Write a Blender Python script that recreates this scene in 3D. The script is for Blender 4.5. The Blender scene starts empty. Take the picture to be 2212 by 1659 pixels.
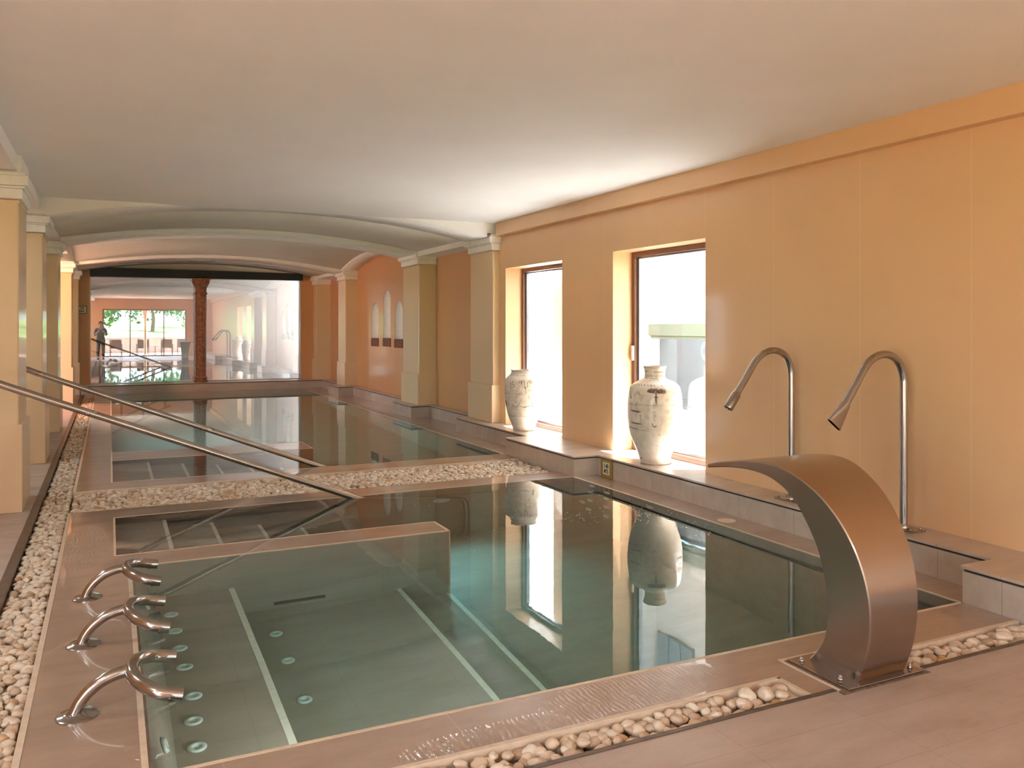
import bpy, bmesh, math, random
import numpy as np
from mathutils import Vector, Matrix, noise as mnoise
random.seed(7); rng = np.random.default_rng(7)
PI = math.pi
scene = bpy.context.scene
C = scene.collection

# ------------------------------------------------------------------ helpers
def link(name, me, m=None, parent=None):
    o = bpy.data.objects.new(name, me); C.objects.link(o)
    if m is not None:
        for k in (m if isinstance(m, (list, tuple)) else [m]): me.materials.append(k)
    if parent is not None: o.parent = parent
    return o
def obj(name, bm, m=None, parent=None, smooth=False):
    me = bpy.data.meshes.new(name); bmesh.ops.recalc_face_normals(bm, faces=bm.faces[:])
    if smooth:
        for f in bm.faces: f.smooth = True
    bm.to_mesh(me); bm.free()
    o = link(name, me, m, parent)
    if smooth:
        try: me.set_sharp_from_angle(angle=math.radians(42))
        except Exception: pass
    return o
def tag(o, label=None, cat=None, group=None, kind=None):
    if label: o['label'] = label
    if cat: o['category'] = cat
    if group: o['group'] = group
    if kind: o['kind'] = kind
    return o
def empty(name, loc, label=None, cat=None, group=None, kind=None, rz=0):
    o = bpy.data.objects.new(name, None); C.objects.link(o); o.location = loc; o.rotation_euler = (0, 0, rz)
    o.empty_display_size = .1
    return tag(o, label, cat, group, kind)
def copy_tree(o, parent=None):
    c = o.copy(); C.objects.link(c); c.parent = parent
    for ch in list(o.children): copy_tree(ch, c)
    return c
def box(bm, x0, x1, y0, y1, z0, z1, mi=0):
    v = [bm.verts.new(p) for p in ((x0,y0,z0),(x1,y0,z0),(x1,y1,z0),(x0,y1,z0),(x0,y0,z1),(x1,y0,z1),(x1,y1,z1),(x0,y1,z1))]
    for q in ((0,3,2,1),(4,5,6,7),(0,1,5,4),(1,2,6,5),(2,3,7,6),(3,0,4,7)):
        f = bm.faces.new([v[i] for i in q]); f.material_index = mi
    return v
def boxes(*L):
    bm = bmesh.new()
    for b in L: box(bm, *b)
    return bm
def bev(bm, w=.004, seg=2):
    bmesh.ops.bevel(bm, geom=bm.edges[:], offset=w, segments=seg, affect='EDGES', profile=.5)
    return bm
def prism(bm, pts, axis, a, b, mi=0):
    """pts 2D polygon, extruded along axis from a to b. axis 'x': pts=(y,z); 'y': (x,z); 'z': (x,y)"""
    def P(p, t):
        return {'x': (t, p[0], p[1]), 'y': (p[0], t, p[1]), 'z': (p[0], p[1], t)}[axis]
    A = [bm.verts.new(P(p, a)) for p in pts]; B = [bm.verts.new(P(p, b)) for p in pts]; n = len(pts)
    fs = [bm.faces.new(A), bm.faces.new(B)]
    for i in range(n): fs.append(bm.faces.new((A[i], A[(i+1) % n], B[(i+1) % n], B[i])))
    for f in fs: f.material_index = mi
def strip_solid(bm, lo, hi, axis, a, b):
    """solid between polylines lo and hi (same length), extruded"""
    def P(p, t): return {'x': (t, p[0], p[1]), 'y': (p[0], t, p[1])}[axis]
    n = len(lo); V = []
    for t in (a, b):
        V.append([bm.verts.new(P(p, t)) for p in lo]); V.append([bm.verts.new(P(p, t)) for p in hi])
    l0, h0, l1, h1 = V
    for i in range(n-1):
        bm.faces.new((l0[i], l0[i+1], h0[i+1], h0[i])); bm.faces.new((l1[i], h1[i], h1[i+1], l1[i+1]))
        f = bm.faces.new((l0[i], l1[i], l1[i+1], l0[i+1])); f.smooth = True
        f = bm.faces.new((h0[i], h0[i+1], h1[i+1], h1[i])); f.smooth = True
    bm.faces.new((l0[0], h0[0], h1[0], l1[0])); bm.faces.new((l0[-1], l1[-1], h1[-1], h0[-1]))
def frames(path):
    P = [Vector(p) for p in path]; n = len(P); T = []
    for i in range(n):
        t = (P[min(i+1, n-1)] - P[max(i-1, 0)]); T.append(t.normalized())
    u = T[0].orthogonal().normalized(); out = []
    for i in range(n):
        u = (u - T[i]*u.dot(T[i])).normalized(); out.append((P[i], T[i], u, T[i].cross(u)))
    return out
def tube(bm, path, r, seg=20, caps=True):
    rs = r if isinstance(r, (list, tuple)) else [r]*len(path); rings = []
    for (p, t, u, w), rr in zip(frames(path), rs):
        rings.append([bm.verts.new(p + u*math.cos(2*PI*k/seg)*rr + w*math.sin(2*PI*k/seg)*rr) for k in range(seg)])
    for a, b in zip(rings, rings[1:]):
        for k in range(seg):
            f = bm.faces.new((a[k], a[(k+1) % seg], b[(k+1) % seg], b[k])); f.smooth = True
    if caps: bm.faces.new(rings[0][::-1]); bm.faces.new(rings[-1])
    return rings
def lathe(bm, prof, seg=48, c=(0,0,0), cap=True):
    rings = []
    for r, z in prof:
        rings.append([bm.verts.new((c[0]+r*math.cos(2*PI*k/seg), c[1]+r*math.sin(2*PI*k/seg), c[2]+z)) for k in range(seg)])
    for a, b in zip(rings, rings[1:]):
        for k in range(seg):
            f = bm.faces.new((a[k], a[(k+1) % seg], b[(k+1) % seg], b[k])); f.smooth = True
    if cap:
        bm.faces.new(rings[0][::-1]); bm.faces.new(rings[-1])
    return rings
def spline(pts, n=8):
    P = [Vector(p) for p in pts]; P = [P[0]*2-P[1]] + P + [P[-1]*2-P[-2]]; out = []
    for i in range(1, len(P)-2):
        for k in range(n):
            t = k/n; a, b, c, d = P[i-1:i+3]
            out.append(.5*((2*b)+(c-a)*t+(2*a-5*b+4*c-d)*t*t+(3*b-a-3*c+d)*t**3))
    return out + [P[-2]]
def arcpts(x0, x1, zs, zc, n=40):
    """segmental arch from (x0,zs) to (x1,zs), crown zc"""
    h = (x1-x0)/2; r = zc-zs; R = (h*h+r*r)/(2*r); m = (x0+x1)/2; out = []
    for i in range(n+1):
        x = x0+(x1-x0)*i/n
        out.append((x, zc-R+math.sqrt(R*R-(x-m)**2)))
    return out

# ------------------------------------------------------------------ materials
def new(name):
    m = bpy.data.materials.new(name); m.use_nodes = True; nt = m.node_tree
    return m, nt, nt.nodes['Principled BSDF'], nt.nodes['Material Output']
def N(nt, t, **k):
    n = nt.nodes.new(t)
    for a, v in k.items():
        if a.startswith('i_'): n.inputs[a[2:].replace('_', ' ')].default_value = v
        else: setattr(n, a, v)
    return n
def rgb(h, s=1.):
    c = [int(h[i:i+2], 16)/255 for i in (0, 2, 4)]
    c = [x/12.92 if x <= .04045 else ((x+.055)/1.055)**2.4 for x in c]
    return (c[0]*s, c[1]*s, c[2]*s, 1)
def mixcol(nt, fac, a, b):
    n = nt.nodes.new('ShaderNodeMix'); n.data_type = 'RGBA'
    for s, v in ((n.inputs[0], fac), (n.inputs[6], a), (n.inputs[7], b)):
        if hasattr(v, 'links'): nt.links.new(v, s)
        else: s.default_value = v
    return n.outputs[2]
def pos(nt): return N(nt, 'ShaderNodeNewGeometry').outputs['Position']
def noise(nt, vec, scale, detail=4, rough=.55):
    n = N(nt, 'ShaderNodeTexNoise'); n.inputs['Scale'].default_value = scale; n.inputs['Detail'].default_value = detail; n.inputs['Roughness'].default_value = rough
    nt.links.new(vec, n.inputs['Vector']); return n.outputs['Fac']
def mapping(nt, vec, sc=(1,1,1), loc=(0,0,0)):
    n = N(nt, 'ShaderNodeMapping'); n.inputs['Scale'].default_value = sc; n.inputs['Location'].default_value = loc
    nt.links.new(vec, n.inputs['Vector']); return n.outputs[0]
def mr(nt, v, a, b, c=0., d=1.):
    n = N(nt, 'ShaderNodeMapRange'); n.inputs[1].default_value = a; n.inputs[2].default_value = b; n.inputs[3].default_value = c; n.inputs[4].default_value = d
    nt.links.new(v, n.inputs[0]); return n.outputs[0]
def mth(nt, op, a, b=None, c=None):
    n = N(nt, 'ShaderNodeMath', operation=op)
    for s, v in zip(n.inputs, (a, b, c)):
        if v is None: continue
        if hasattr(v, 'links'): nt.links.new(v, s)
        else: s.default_value = v
    return n.outputs[0]
def bump(nt, h, strength, dist, bs):
    n = N(nt, 'ShaderNodeBump'); n.inputs['Strength'].default_value = strength; n.inputs['Distance'].default_value = dist
    nt.links.new(h, n.inputs['Height']); nt.links.new(n.outputs[0], bs.inputs['Normal']); return n
def simple(name, c, rough=.5, metal=0., var=.12, sc=6., coat=0., bmp=0., bsc=60.):
    m, nt, b, o = new(name); p = pos(nt)
    f = noise(nt, p, sc)
    dark = tuple(x*(1-var) for x in c[:3])+(1,); lite = tuple(min(1, x*(1+var*.6)) for x in c[:3])+(1,)
    nt.links.new(mixcol(nt, mr(nt, f, .3, .7), dark, lite), b.inputs['Base Color'])
    b.inputs['Roughness'].default_value = rough; b.inputs['Metallic'].default_value = metal
    b.inputs['Coat Weight'].default_value = coat; b.inputs['Coat Roughness'].default_value = .04
    if bmp: bump(nt, noise(nt, p, bsc), bmp, .01, b)
    return m

M = {}
def wall_mat(name, c, seams=True):
    m, nt, b, o = new(name); p = pos(nt)
    f = noise(nt, p, 1.3, 3)
    col = mixcol(nt, mr(nt, f, .3, .7), tuple(x*.95 for x in c[:3])+(1,), c)
    if seams:
        s = N(nt, 'ShaderNodeSeparateXYZ'); nt.links.new(p, s.inputs[0])
        a = mth(nt, 'PINGPONG', mth(nt, 'ADD', s.outputs['Y'], -.0075+.87*10-3.482), .435)
        d = mth(nt, 'LESS_THAN', a, .0035)
        col = mixcol(nt, mth(nt, 'MULTIPLY', d, .22), col, (.95, .78, .5, 1))
    nt.links.new(col, b.inputs['Base Color'])
    b.inputs['Roughness'].default_value = .34; b.inputs['Specular IOR Level'].default_value = .5
    b.inputs['Coat Weight'].default_value = .22; b.inputs['Coat Roughness'].default_value = .08
    bump(nt, noise(nt, mapping(nt, p, (1, 1, .3)), 3, 2), .06, .02, b)
    return m
M['wall'] = wall_mat('orange_wall_panel', rgb('E4B78B'))
M['wallplain'] = wall_mat('orange_wall_plain', rgb('D39A68'), False)
M['pillar'] = wall_mat('ochre_pillar_panel', rgb('E6C79E'), False)
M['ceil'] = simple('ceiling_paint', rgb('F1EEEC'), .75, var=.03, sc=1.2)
M['vault'] = simple('vault_shade_tone', rgb('DBD4CA'), .75, var=.04, sc=1.2)  # greyer than the white ribs: the vaults' shade put into the colour
M['plaster'] = simple('white_plaster', rgb('F4F0EA'), .6, var=.05, sc=14, bmp=.25, bsc=45)
M['curtain'] = simple('pale_curtain_wall', rgb('D6D3CF'), .7, var=.04, sc=1)

def tile_mat(name, c1, c2, grout, bw, bh, ox, oy, rough=.35, wet=False, mort=.0022, mvis=.6):
    m, nt, b, o = new(name); p = pos(nt)
    n1 = noise(nt, mapping(nt, p, (.8, 2.6, 2)), 2.2, 8, .68); n2 = noise(nt, p, 9, 6, .7)
    base = mixcol(nt, mr(nt, n1, .2, .8, -.2, 1.2), c1, c2)
    base = mixcol(nt, mth(nt, 'MULTIPLY', mr(nt, noise(nt, mapping(nt, p, (1, 1, 1)), 60, 3), .3, .7), .10), base, tuple(x*.75 for x in c1[:3])+(1,))
    br = N(nt, 'ShaderNodeTexBrick'); br.offset = .0; br.inputs['Scale'].default_value = 1
    br.inputs['Brick Width'].default_value = bw; br.inputs['Row Height'].default_value = bh
    br.inputs['Mortar Size'].default_value = mort; br.inputs['Mortar Smooth'].default_value = .2
    nt.links.new(mapping(nt, p, (1, 1, 1), (ox, oy, 0)), br.inputs['Vector'])
    col = mixcol(nt, mth(nt, 'MULTIPLY', br.outputs['Fac'], mvis), base, grout)
    nt.links.new(col, b.inputs['Base Color'])
    b.inputs['Roughness'].default_value = rough
    nt.links.new(mr(nt, n1, .1, .9, rough*.8, rough*1.25), b.inputs['Roughness'])
    if wet:
        b.inputs['Coat Weight'].default_value = 1.; b.inputs['Coat IOR'].default_value = 1.33; b.inputs['Coat Roughness'].default_value = .012
        s = N(nt, 'ShaderNodeSeparateXYZ'); nt.links.new(p, s.inputs[0])
        def blob(cx, cy, rx, ry):
            a = mth(nt, 'POWER', mth(nt, 'DIVIDE', mth(nt, 'ADD', s.outputs['X'], -cx), rx), 2.)
            bb = mth(nt, 'POWER', mth(nt, 'DIVIDE', mth(nt, 'ADD', s.outputs['Y'], -cy), ry), 2.)
            return mr(nt, mth(nt, 'ADD', a, bb), 1.0, .4)
        msk = mth(nt, 'ADD', mth(nt, 'ADD', blob(2.05, 2.99, .48, .17), blob(1.35, 2.88, .5, .1)), blob(-.15, 6.6, .16, .75))
        w = N(nt, 'ShaderNodeTexWave'); w.wave_type = 'BANDS'; w.inputs['Scale'].default_value = 14; w.inputs['Distortion'].default_value = 7; w.inputs['Detail'].default_value = 3
        nt.links.new(mapping(nt, p, (1., .55, 1)), w.inputs['Vector'])
        h = mth(nt, 'MULTIPLY', msk, w.outputs['Fac'])
        h = mth(nt, 'ADD', h, mth(nt, 'MULTIPLY', noise(nt, p, 5, 2), .05))
        bm_ = N(nt, 'ShaderNodeBump'); bm_.inputs['Strength'].default_value = 1.; bm_.inputs['Distance'].default_value = .0045
        nt.links.new(h, bm_.inputs['Height']); nt.links.new(bm_.outputs[0], b.inputs['Coat Normal'])
    return m
T1, T2 = rgb('AE8871'), rgb('94705A')
M['deck'] = tile_mat('deck_tile', rgb('BFADA1'), rgb('A69182'), rgb('94796A'), .6, .3, -.3, -.29, .42, mvis=.45)
M['coping'] = tile_mat('wet_coping_tile', rgb('AF9481'), rgb('987D6A'), rgb('C4AC96'), .85, 5., -.36, 0, .3, wet=True, mvis=.4)
M['basin'] = tile_mat('pool_basin_tile', rgb('AFA293'), rgb('9B8E80'), rgb('6B6055'), .6, .6, 0, 0, .5, mvis=.22)
M['ledge'] = tile_mat('ledge_tile', rgb('C6B5A6'), rgb('AD9A89'), rgb('7A6455'), 20, .6, 0, .1, .3, mvis=.6)
M['ledge'].node_tree.nodes['Principled BSDF'].inputs['Coat Weight'].default_value = .3
M['trimline'] = simple('pale_edge_trim', rgb('D6BFA6'), .45, var=.12, sc=20)
M['nosing'] = simple('pale_step_nosing', rgb('E6E0D0'), .5, var=.1, sc=20)
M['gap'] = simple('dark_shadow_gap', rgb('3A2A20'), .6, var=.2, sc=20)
M['curb'] = simple('dull_metal_curb', rgb('6E5D50'), .4, .5, var=.3, sc=12, bmp=.1)
M['grit'] = simple('trough_grit', rgb('7A6452'), .9, var=.4, sc=40)
M['frame'] = simple('brown_window_frame', rgb('714836'), .35, var=.1, sc=5)
M['steel2'] = simple('grey_gasket', rgb('8F939A'), .3, .8, var=.05)
M['black'] = simple('black_beam_paint', rgb('0D0C0C'), .5, var=.2)
M['jet'] = simple('white_jet_plastic', rgb('D9E2DC'), .35, var=.05, sc=30)
M['brick'] = simple('red_brown_tile', rgb('7A4630'), .5, var=.35, sc=30, bmp=.2)
M['bark'] = simple('carved_timber', rgb('9A6E54'), .6, var=.5, sc=16, bmp=.8, bsc=25)
M['white_ext'] = simple('white_render_outside', rgb('B4B4B2'), .85, var=.02, sc=2)
M['cornice'] = simple('pale_green_cornice', rgb('555E53'), .7, var=.04, sc=2)
M['pave_ext'] = simple('pale_paving_outside', rgb('E4DFD8'), .8, var=.06, sc=3)
M['terr'] = simple('terrace_paving', rgb('8A6C59'), .7, var=.15, sc=4)
M['gwall'] = simple('garden_wall_stone', rgb('8F8174'), .8, var=.15, sc=6)
M['shutter'] = simple('grey_shutter', rgb('6E7880'), .6, var=.1, sc=4)
M['grass'] = simple('lawn_grass', rgb('57752F'), .9, var=.35, sc=5)
M['leaf'] = simple('tree_leaves', rgb('45652A'), .8, var=.6, sc=3)
M['trunk'] = simple('tree_bark', rgb('6B5443'), .9, var=.3, sc=10)
M['chair'] = simple('dark_chair_fabric', rgb('4A3F3A'), .8, var=.15)
M['signw'] = simple('sign_white', rgb('D8D0BC'), .5, var=.04, sc=20)
M['ink'] = simple('sign_black', rgb('1E1710'), .5, var=.1)
M['signy'] = simple('sign_yellow', rgb('B8953A'), .45, var=.2, sc=60)
M['cloth'] = simple('dark_clothing', rgb('2E2B2C'), .85, var=.2)
M['trou'] = simple('grey_trousers', rgb('55504C'), .85, var=.2)
M['skin'] = simple('skin', rgb('C08F73'), .5, var=.08)
M['hair'] = simple('dark_hair', rgb('2A1E18'), .6, var=.2, sc=60)

def steel(name, c, rough, brushed=0.):
    m, nt, b, o = new(name); p = pos(nt)
    b.inputs['Metallic'].default_value = 1.; b.inputs['Base Color'].default_value = c
    n = noise(nt, p, 5, 3)
    nt.links.new(mr(nt, n, .1, .9, rough*.85, rough*1.15), b.inputs['Roughness'])
    if brushed:
        b.inputs['Anisotropic'].default_value = .4
    return m
M['steel'] = steel('polished_steel', rgb('ABA49E'), .17)
M['brushed'] = steel('brushed_steel', rgb('AEA39B'), .24, 1)
M['rail'] = steel('handrail_steel', rgb('B5A89E'), .26)

def glass_mat(name, refl, tint=(1,1,1,1), fres=True):
    m, nt, b, o = new(name); nt.nodes.remove(b)
    t = N(nt, 'ShaderNodeBsdfTransparent'); t.inputs[0].default_value = tint
    g = N(nt, 'ShaderNodeBsdfGlossy'); g.inputs['Roughness'].default_value = .0; g.inputs[0].default_value = (.90, .89, .93, 1)
    mx = N(nt, 'ShaderNodeMixShader'); nt.links.new(t.outputs[0], mx.inputs[1]); nt.links.new(g.outputs[0], mx.inputs[2])
    if fres:
        f = N(nt, 'ShaderNodeLayerWeight'); f.inputs[0].default_value = .5
        nt.links.new(mth(nt, 'MULTIPLY_ADD', mth(nt, 'POWER', f.outputs['Facing'], 5.), .95, refl), mx.inputs[0])
    else: mx.inputs[0].default_value = refl
    nt.links.new(mx.outputs[0], o.inputs['Surface']); return m
M['glass'] = glass_mat('window_glass', .04)
M['mirror'] = glass_mat('reflective_glass', .33, (.86, .86, .87, 1), False)

def water_mat():
    m, nt, b, o = new('pool_water'); nt.nodes.remove(b); p = pos(nt)
    g = N(nt, 'ShaderNodeBsdfGlass'); g.inputs['IOR'].default_value = 1.333; g.inputs['Roughness'].default_value = 0.
    h = mth(nt, 'ADD', noise(nt, mapping(nt, p, (1, 1, .1)), 3.2, 2), mth(nt, 'MULTIPLY', noise(nt, mapping(nt, p, (1, 1, .1)), 17, 2), .16))
    bm_ = N(nt, 'ShaderNodeBump'); bm_.inputs['Strength'].default_value = 1.; bm_.inputs['Distance'].default_value = .0004
    nt.links.new(h, bm_.inputs['Height']); nt.links.new(bm_.outputs[0], g.inputs['Normal'])
    nt.links.new(g.outputs[0], o.inputs['Surface'])
    a = N(nt, 'ShaderNodeVolumeAbsorption'); a.inputs['Color'].default_value = (.30, .78, .76, 1); a.inputs['Density'].default_value = .30
    nt.links.new(a.outputs[0], o.inputs['Volume'])
    return m
M['water'] = water_mat()

def pebble_mat():
    m, nt, b, o = new('cream_pebble')
    gi = N(nt, 'ShaderNodeNewGeometry').outputs['Random Per Island']; oi = N(nt, 'ShaderNodeObjectInfo').outputs['Random']
    r = mth(nt, 'FRACT', mth(nt, 'ADD', gi, oi))
    cr = N(nt, 'ShaderNodeValToRGB'); e = cr.color_ramp.elements
    cols = [(0, 'B79A80'), (.18, 'CDB49A'), (.4, 'DCC8B0'), (.62, 'E2D3BF'), (.8, 'D2B79C'), (.92, 'E9DDCB'), (.975, 'C79A62'), (1, 'A98A78')]
    e[0].position = 0; e[0].color = rgb(cols[0][1]); e[1].position = 1; e[1].color = rgb(cols[-1][1])
    for q, c in cols[1:-1]: x = e.new(q); x.color = rgb(c)
    nt.links.new(r, cr.inputs[0])
    n = noise(nt, pos(nt), 45, 4)
    nt.links.new(mixcol(nt, mth(nt, 'MULTIPLY', mr(nt, n, .4, .7), .22), cr.outputs[0], rgb('9A7A60')), b.inputs['Base Color'])
    b.inputs['Roughness'].default_value = .45
    return m
M['pebble'] = pebble_mat()

# ------------------------------------------------------------------ camera (lens and rise measured from the room's vanishing lines)
ang = math.atan(868/1805.)
cam = bpy.data.cameras.new('camera'); co = bpy.data.objects.new('camera', cam); C.objects.link(co)
co.location = (0, 0, 1.55); co.rotation_euler = (PI/2, 0, -ang)
cam.sensor_width = 36; cam.sensor_fit = 'HORIZONTAL'; cam.lens = 1805/2212*36; cam.shift_y = -(829.5-705)/2212
cam.clip_start = .05; cam.clip_end = 300
scene.camera = co

# ------------------------------------------------------------------ room shell
S = 'structure'
HC = 2.98                     # front bay ceiling
XR = 4.89                     # window wall
W1, W2 = (8.78, 10.37), (6.10, 7.655)
# floor: front deck, left walkway (with the notch for the fountain plate)
bm = boxes((-3.2, 4.9, -3.75, 2.56, -.3, 0), (-3.2, 2.78, 2.56, 2.60, -.3, 0), (3.32, 4.9, 2.56, 2.60, -.3, 0),
           (-3.2, -.60, 2.60, 21.7, -.3, 0))
tag(obj('floor', bm, M['deck']), 'taupe tiled floor around the pools', 'floor', kind=S)
# metal kerb along the pebble channels
bm = boxes((-.60, -.575, 2.60, 21.2, -.2, .004), (-.575, -.54, 2.61, 21.2, -.2, .012), (-.54, 2.78, 2.600, 2.622, -.2, .004), (3.32, 4.3, 2.600, 2.622, -.2, .004))
tag(obj('trim_1', bm, M['curb']), 'dull metal kerb strip between floor tiles and pebble channel', 'kerb', kind=S)
tag(obj('trim_2', boxes((-.54, 4.3, 2.60, 2.82, -.3, -.085), (-.54, -.30, 2.6, 21.2, -.3, -.085), (-.31, 4.3, 7.82, 8.79, -.3, -.085)), M['grit']), 'gritty bottom of the pebble channels', 'channel', kind=S)

# coping (flush, covered by a film of water)
cp = boxes(( -.31, .034, 2.81, 7.83, -.35, .001), (.034, .12, 2.81, 6.245, -.35, .001), (.12, 4.3, 2.81, 3.14, -.35, .001),
           (.034, 4.3, 7.49, 7.83, -.35, .001), (4.295, 4.62, 3.14, 7.49, -.35, .001),
           (2.648, 2.79, 2.60, 2.81, -.35, .001), (3.30, 3.32, 2.60, 2.81, -.35, .001))
front_cop = empty('pool_coping', (0, 0, 0), 'wet taupe tiled coping flush with the water around the near pool', 'pool coping', kind=S)
obj('coping_tiles', cp, M['coping'], front_cop)
t = .021
tr = boxes((-.314, -.31+t, 2.807, 7.833, -.02, .0035), (-.31, 2.66, 2.80, 2.80+t, -.10, .0035), (3.30, 4.3, 2.80, 2.80+t, -.10, .0035), (2.64, 2.64+t, 2.60, 2.81, -.10, .0035), (3.28, 3.30, 2.60, 2.81, -.10, .0035),
           (.034-t*.6, .0365, 6.242, 7.493, -.012, .0025), (.12-t, .1225, 3.137, 5.93, -.012, .0025), (.1, 4.298, 3.14-t*.8, 3.1425, -.012, .0025), (.034, 4.298, 7.4875, 7.50, -.012, .0025),
           (4.2925, 4.295+t*.7, 3.138, 7.493, -.012, .0025), (2.79, 2.805, 2.60, 2.96, -.1, .004), (2.79, 3.30, 2.945, 2.96, -.1, .003))
obj('edge_trim', tr, M['trimline'], front_cop)['label'] = 'pale peach edge trim'
far_cop = empty('pool_coping', (0, 0, 0), 'wet taupe tiled coping around the far pool beyond the pebble band', 'pool coping', kind=S)
cp = boxes((-.31, .02, 8.77, 21.2, -.35, .001), (.02, 4.3, 8.77, 9.19, -.35, .001), (4.295, 4.95, 9.12, 21.2, -.35, .001))
obj('coping_tiles', cp, M['coping'], far_cop)
tr = boxes((-.314, -.31+t, 8.766, 21.15, -.1, .0035), (-.31, 4.3, 8.767, 8.77+t, -.1, .0035), (.02-t*.6, .0225, 9.187, 21.11, -.012, .0025), (.02, 4.298, 9.18, 9.1925, -.012, .0025), (4.2925, 4.295+t*.7, 9.188, 21.11, -.012, .0025))
obj('edge_trim', tr, M['trimline'], far_cop)['label'] = 'pale peach edge trim'

# ------------------------------------------------------------------ near pool
pool = empty('swimming_pool', (2.2, 5.3, 0), 'near tiled pool with submerged bench, dividing wall and corner steps', 'pool')
def pp(name, bm, m, par): 
    o = obj(name, bm, m); o.parent = par; o.matrix_parent_inverse = Matrix.Translation(-Vector(par.location)); return o
ZB = -1.72
pp('basin', boxes((-.2, 4.6, 2.86, 7.75, ZB-.2, ZB), (-.2, .034, 6.245, 7.75, ZB, -.3), (-.2, .12, 2.86, 6.245, ZB, -.3), (.12, 4.6, 2.86, 3.14, ZB, -.3), (.034, 4.6, 7.49, 7.75, ZB, -.3), (4.295, 4.6, 3.14, 7.49, ZB, -.3)), M['basin'], pool)
# divider wall whose top lies just under the surface
dv = boxes((.12, 2.31, 5.93, 6.24, ZB, .001))
pp('divider_wall', dv, M['coping'], pool)
pp('divider_face', boxes((.12, 2.318, 5.915, 5.93, ZB, -.02), (2.31, 2.322, 5.915, 6.245, ZB, -.02), (.12, 2.318, 6.24, 6.252, ZB, -.02)), M['basin'], pool)['label'] = 'greyish tiled face under water'
pp('divider_trim', boxes((.12, 2.322, 5.913, 5.932, -.02, .002), (2.303, 2.324, 5.915, 6.25, -.02, .002), (.034, 2.322, 6.236, 6.254, -.02, .002), (2.312, 2.325, 5.912, 5.925, ZB, -.005)), M['trimline'], pool)
def stairs(par, y0, y1, xs, x0, zb, dz=.235):
    for k, x in enumerate(xs):
        z = -dz*(k+1)
        st = pp('step', boxes((x0, x, y0, y1, zb, z)), M['basin'], par)
        n_ = obj('nosing', boxes((x-.028, x+.002, y0, y1, z-.02, z+.002)), M['nosing']); n_.parent = st
        n_['label'] = 'pale nosing strip'
stairs(pool, 6.25, 7.49, [.415, .785, 1.177, 1.543, 1.91, 2.27], .034, ZB)
# inclined backrest, seat, foot platform and lower step
bm = bmesh.new(); prism(bm, [(.12, -.02), (.12, -.3), (.12, -.74), (.26, -.74), (.19, -.3), (.135, -.02)], 'y', 3.14, 5.915); pp('backrest', bm, M['basin'], pool)
def plat(name, x0, x1, z, nos=True):
    s_ = pp(name, boxes((x0, x1, 3.14, 5.915, ZB, z)), M['basin'], pool)
    n_ = obj('nosing', boxes((x1-.034, x1+.002, 3.14, 5.915, z-.02, z+.002)), M['nosing']); n_.parent = s_
    n_['label'] = 'pale nosing strip'
plat('bench_seat', .12, .755, -.72); plat('foot_platform', .755, 1.935, -1.21); plat('lower_step', 1.935, 2.325, -1.45)
# intake slot in the divider face
pp('intake_grille', boxes((1.02, 1.375, 5.908, 5.914, -1.145, -1.095)), M['gap'], pool)['label'] = 'dark horizontal intake slot'
def jet_bm(r=.042):
    b_ = bmesh.new(); lathe(b_, [(r, 0), (r, .006), (r*.9, .012), (r*.45, .013), (r*.42, .007), (0.004, .007)], 24); return b_
jb = jet_bm(); jme = bpy.data.meshes.new('jet_nozzle'); bmesh.ops.recalc_face_normals(jb, faces=jb.faces[:]); jb.to_mesh(jme); jb.free(); jme.materials.append(M['jet'])
def jet(par, p, rot=(0,0,0), s=1.):
    o = bpy.data.objects.new('jet_nozzle', jme); C.objects.link(o); o.parent = par; o.location = Vector(p)-Vector(par.location); o.rotation_euler = rot; o.scale = (s, s, s)
    return o
for x, y in ((.341,5.575),(.344,5.294),(.351,5.032),(.359,4.777),(.373,4.424),(.352,4.175),(.347,3.935)): jet(pool, (x, y, -.72))
for x, y in ((.961,5.502),(.962,5.104),(.961,4.621)): jet(pool, (x, y, -1.21))
for y, z in ((3.62, -.3), (5.36, -.3)): jet(pool, (.192, y, z), (0, PI/2-.19, 0), 1.2)
for y, z in ((7.094,-.13),(7.13,-.456),(7.29,-.975),(7.138,-.79),(7.165,-1.15),(6.82,-.22),(6.83,-.46),(6.83,-.786),(6.838,-1.14),(6.113,-.185),(6.148,-.465)): jet(pool, (4.294, y, z), (0, -PI/2, 0), 1.15)
def lamp_part(par, p, rot=(0,0,0)):
    b_ = bmesh.new(); lathe(b_, [(.085, 0), (.085, .01), (.07, .016), (.0, .016)], 28, cap=False)
    o = obj('pool_lamp', b_, M['jet'], par, True); o.location = Vector(p)-Vector(par.location); o.rotation_euler = rot
# skimmer lid on the right shelf
bm = bmesh.new(); lathe(bm, [(.072, 0), (.072, .003), (.06, .004), (.02, .004), (.018, .0025), (0, .0025)], 36, cap=False)
o = obj('skimmer_lid', bm, M['trimline'], None, True); o.location = (4.43, 5.26, .001); tag(o, 'round beige skimmer lid set in the wet shelf below the window ledge', 'lid')

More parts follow.
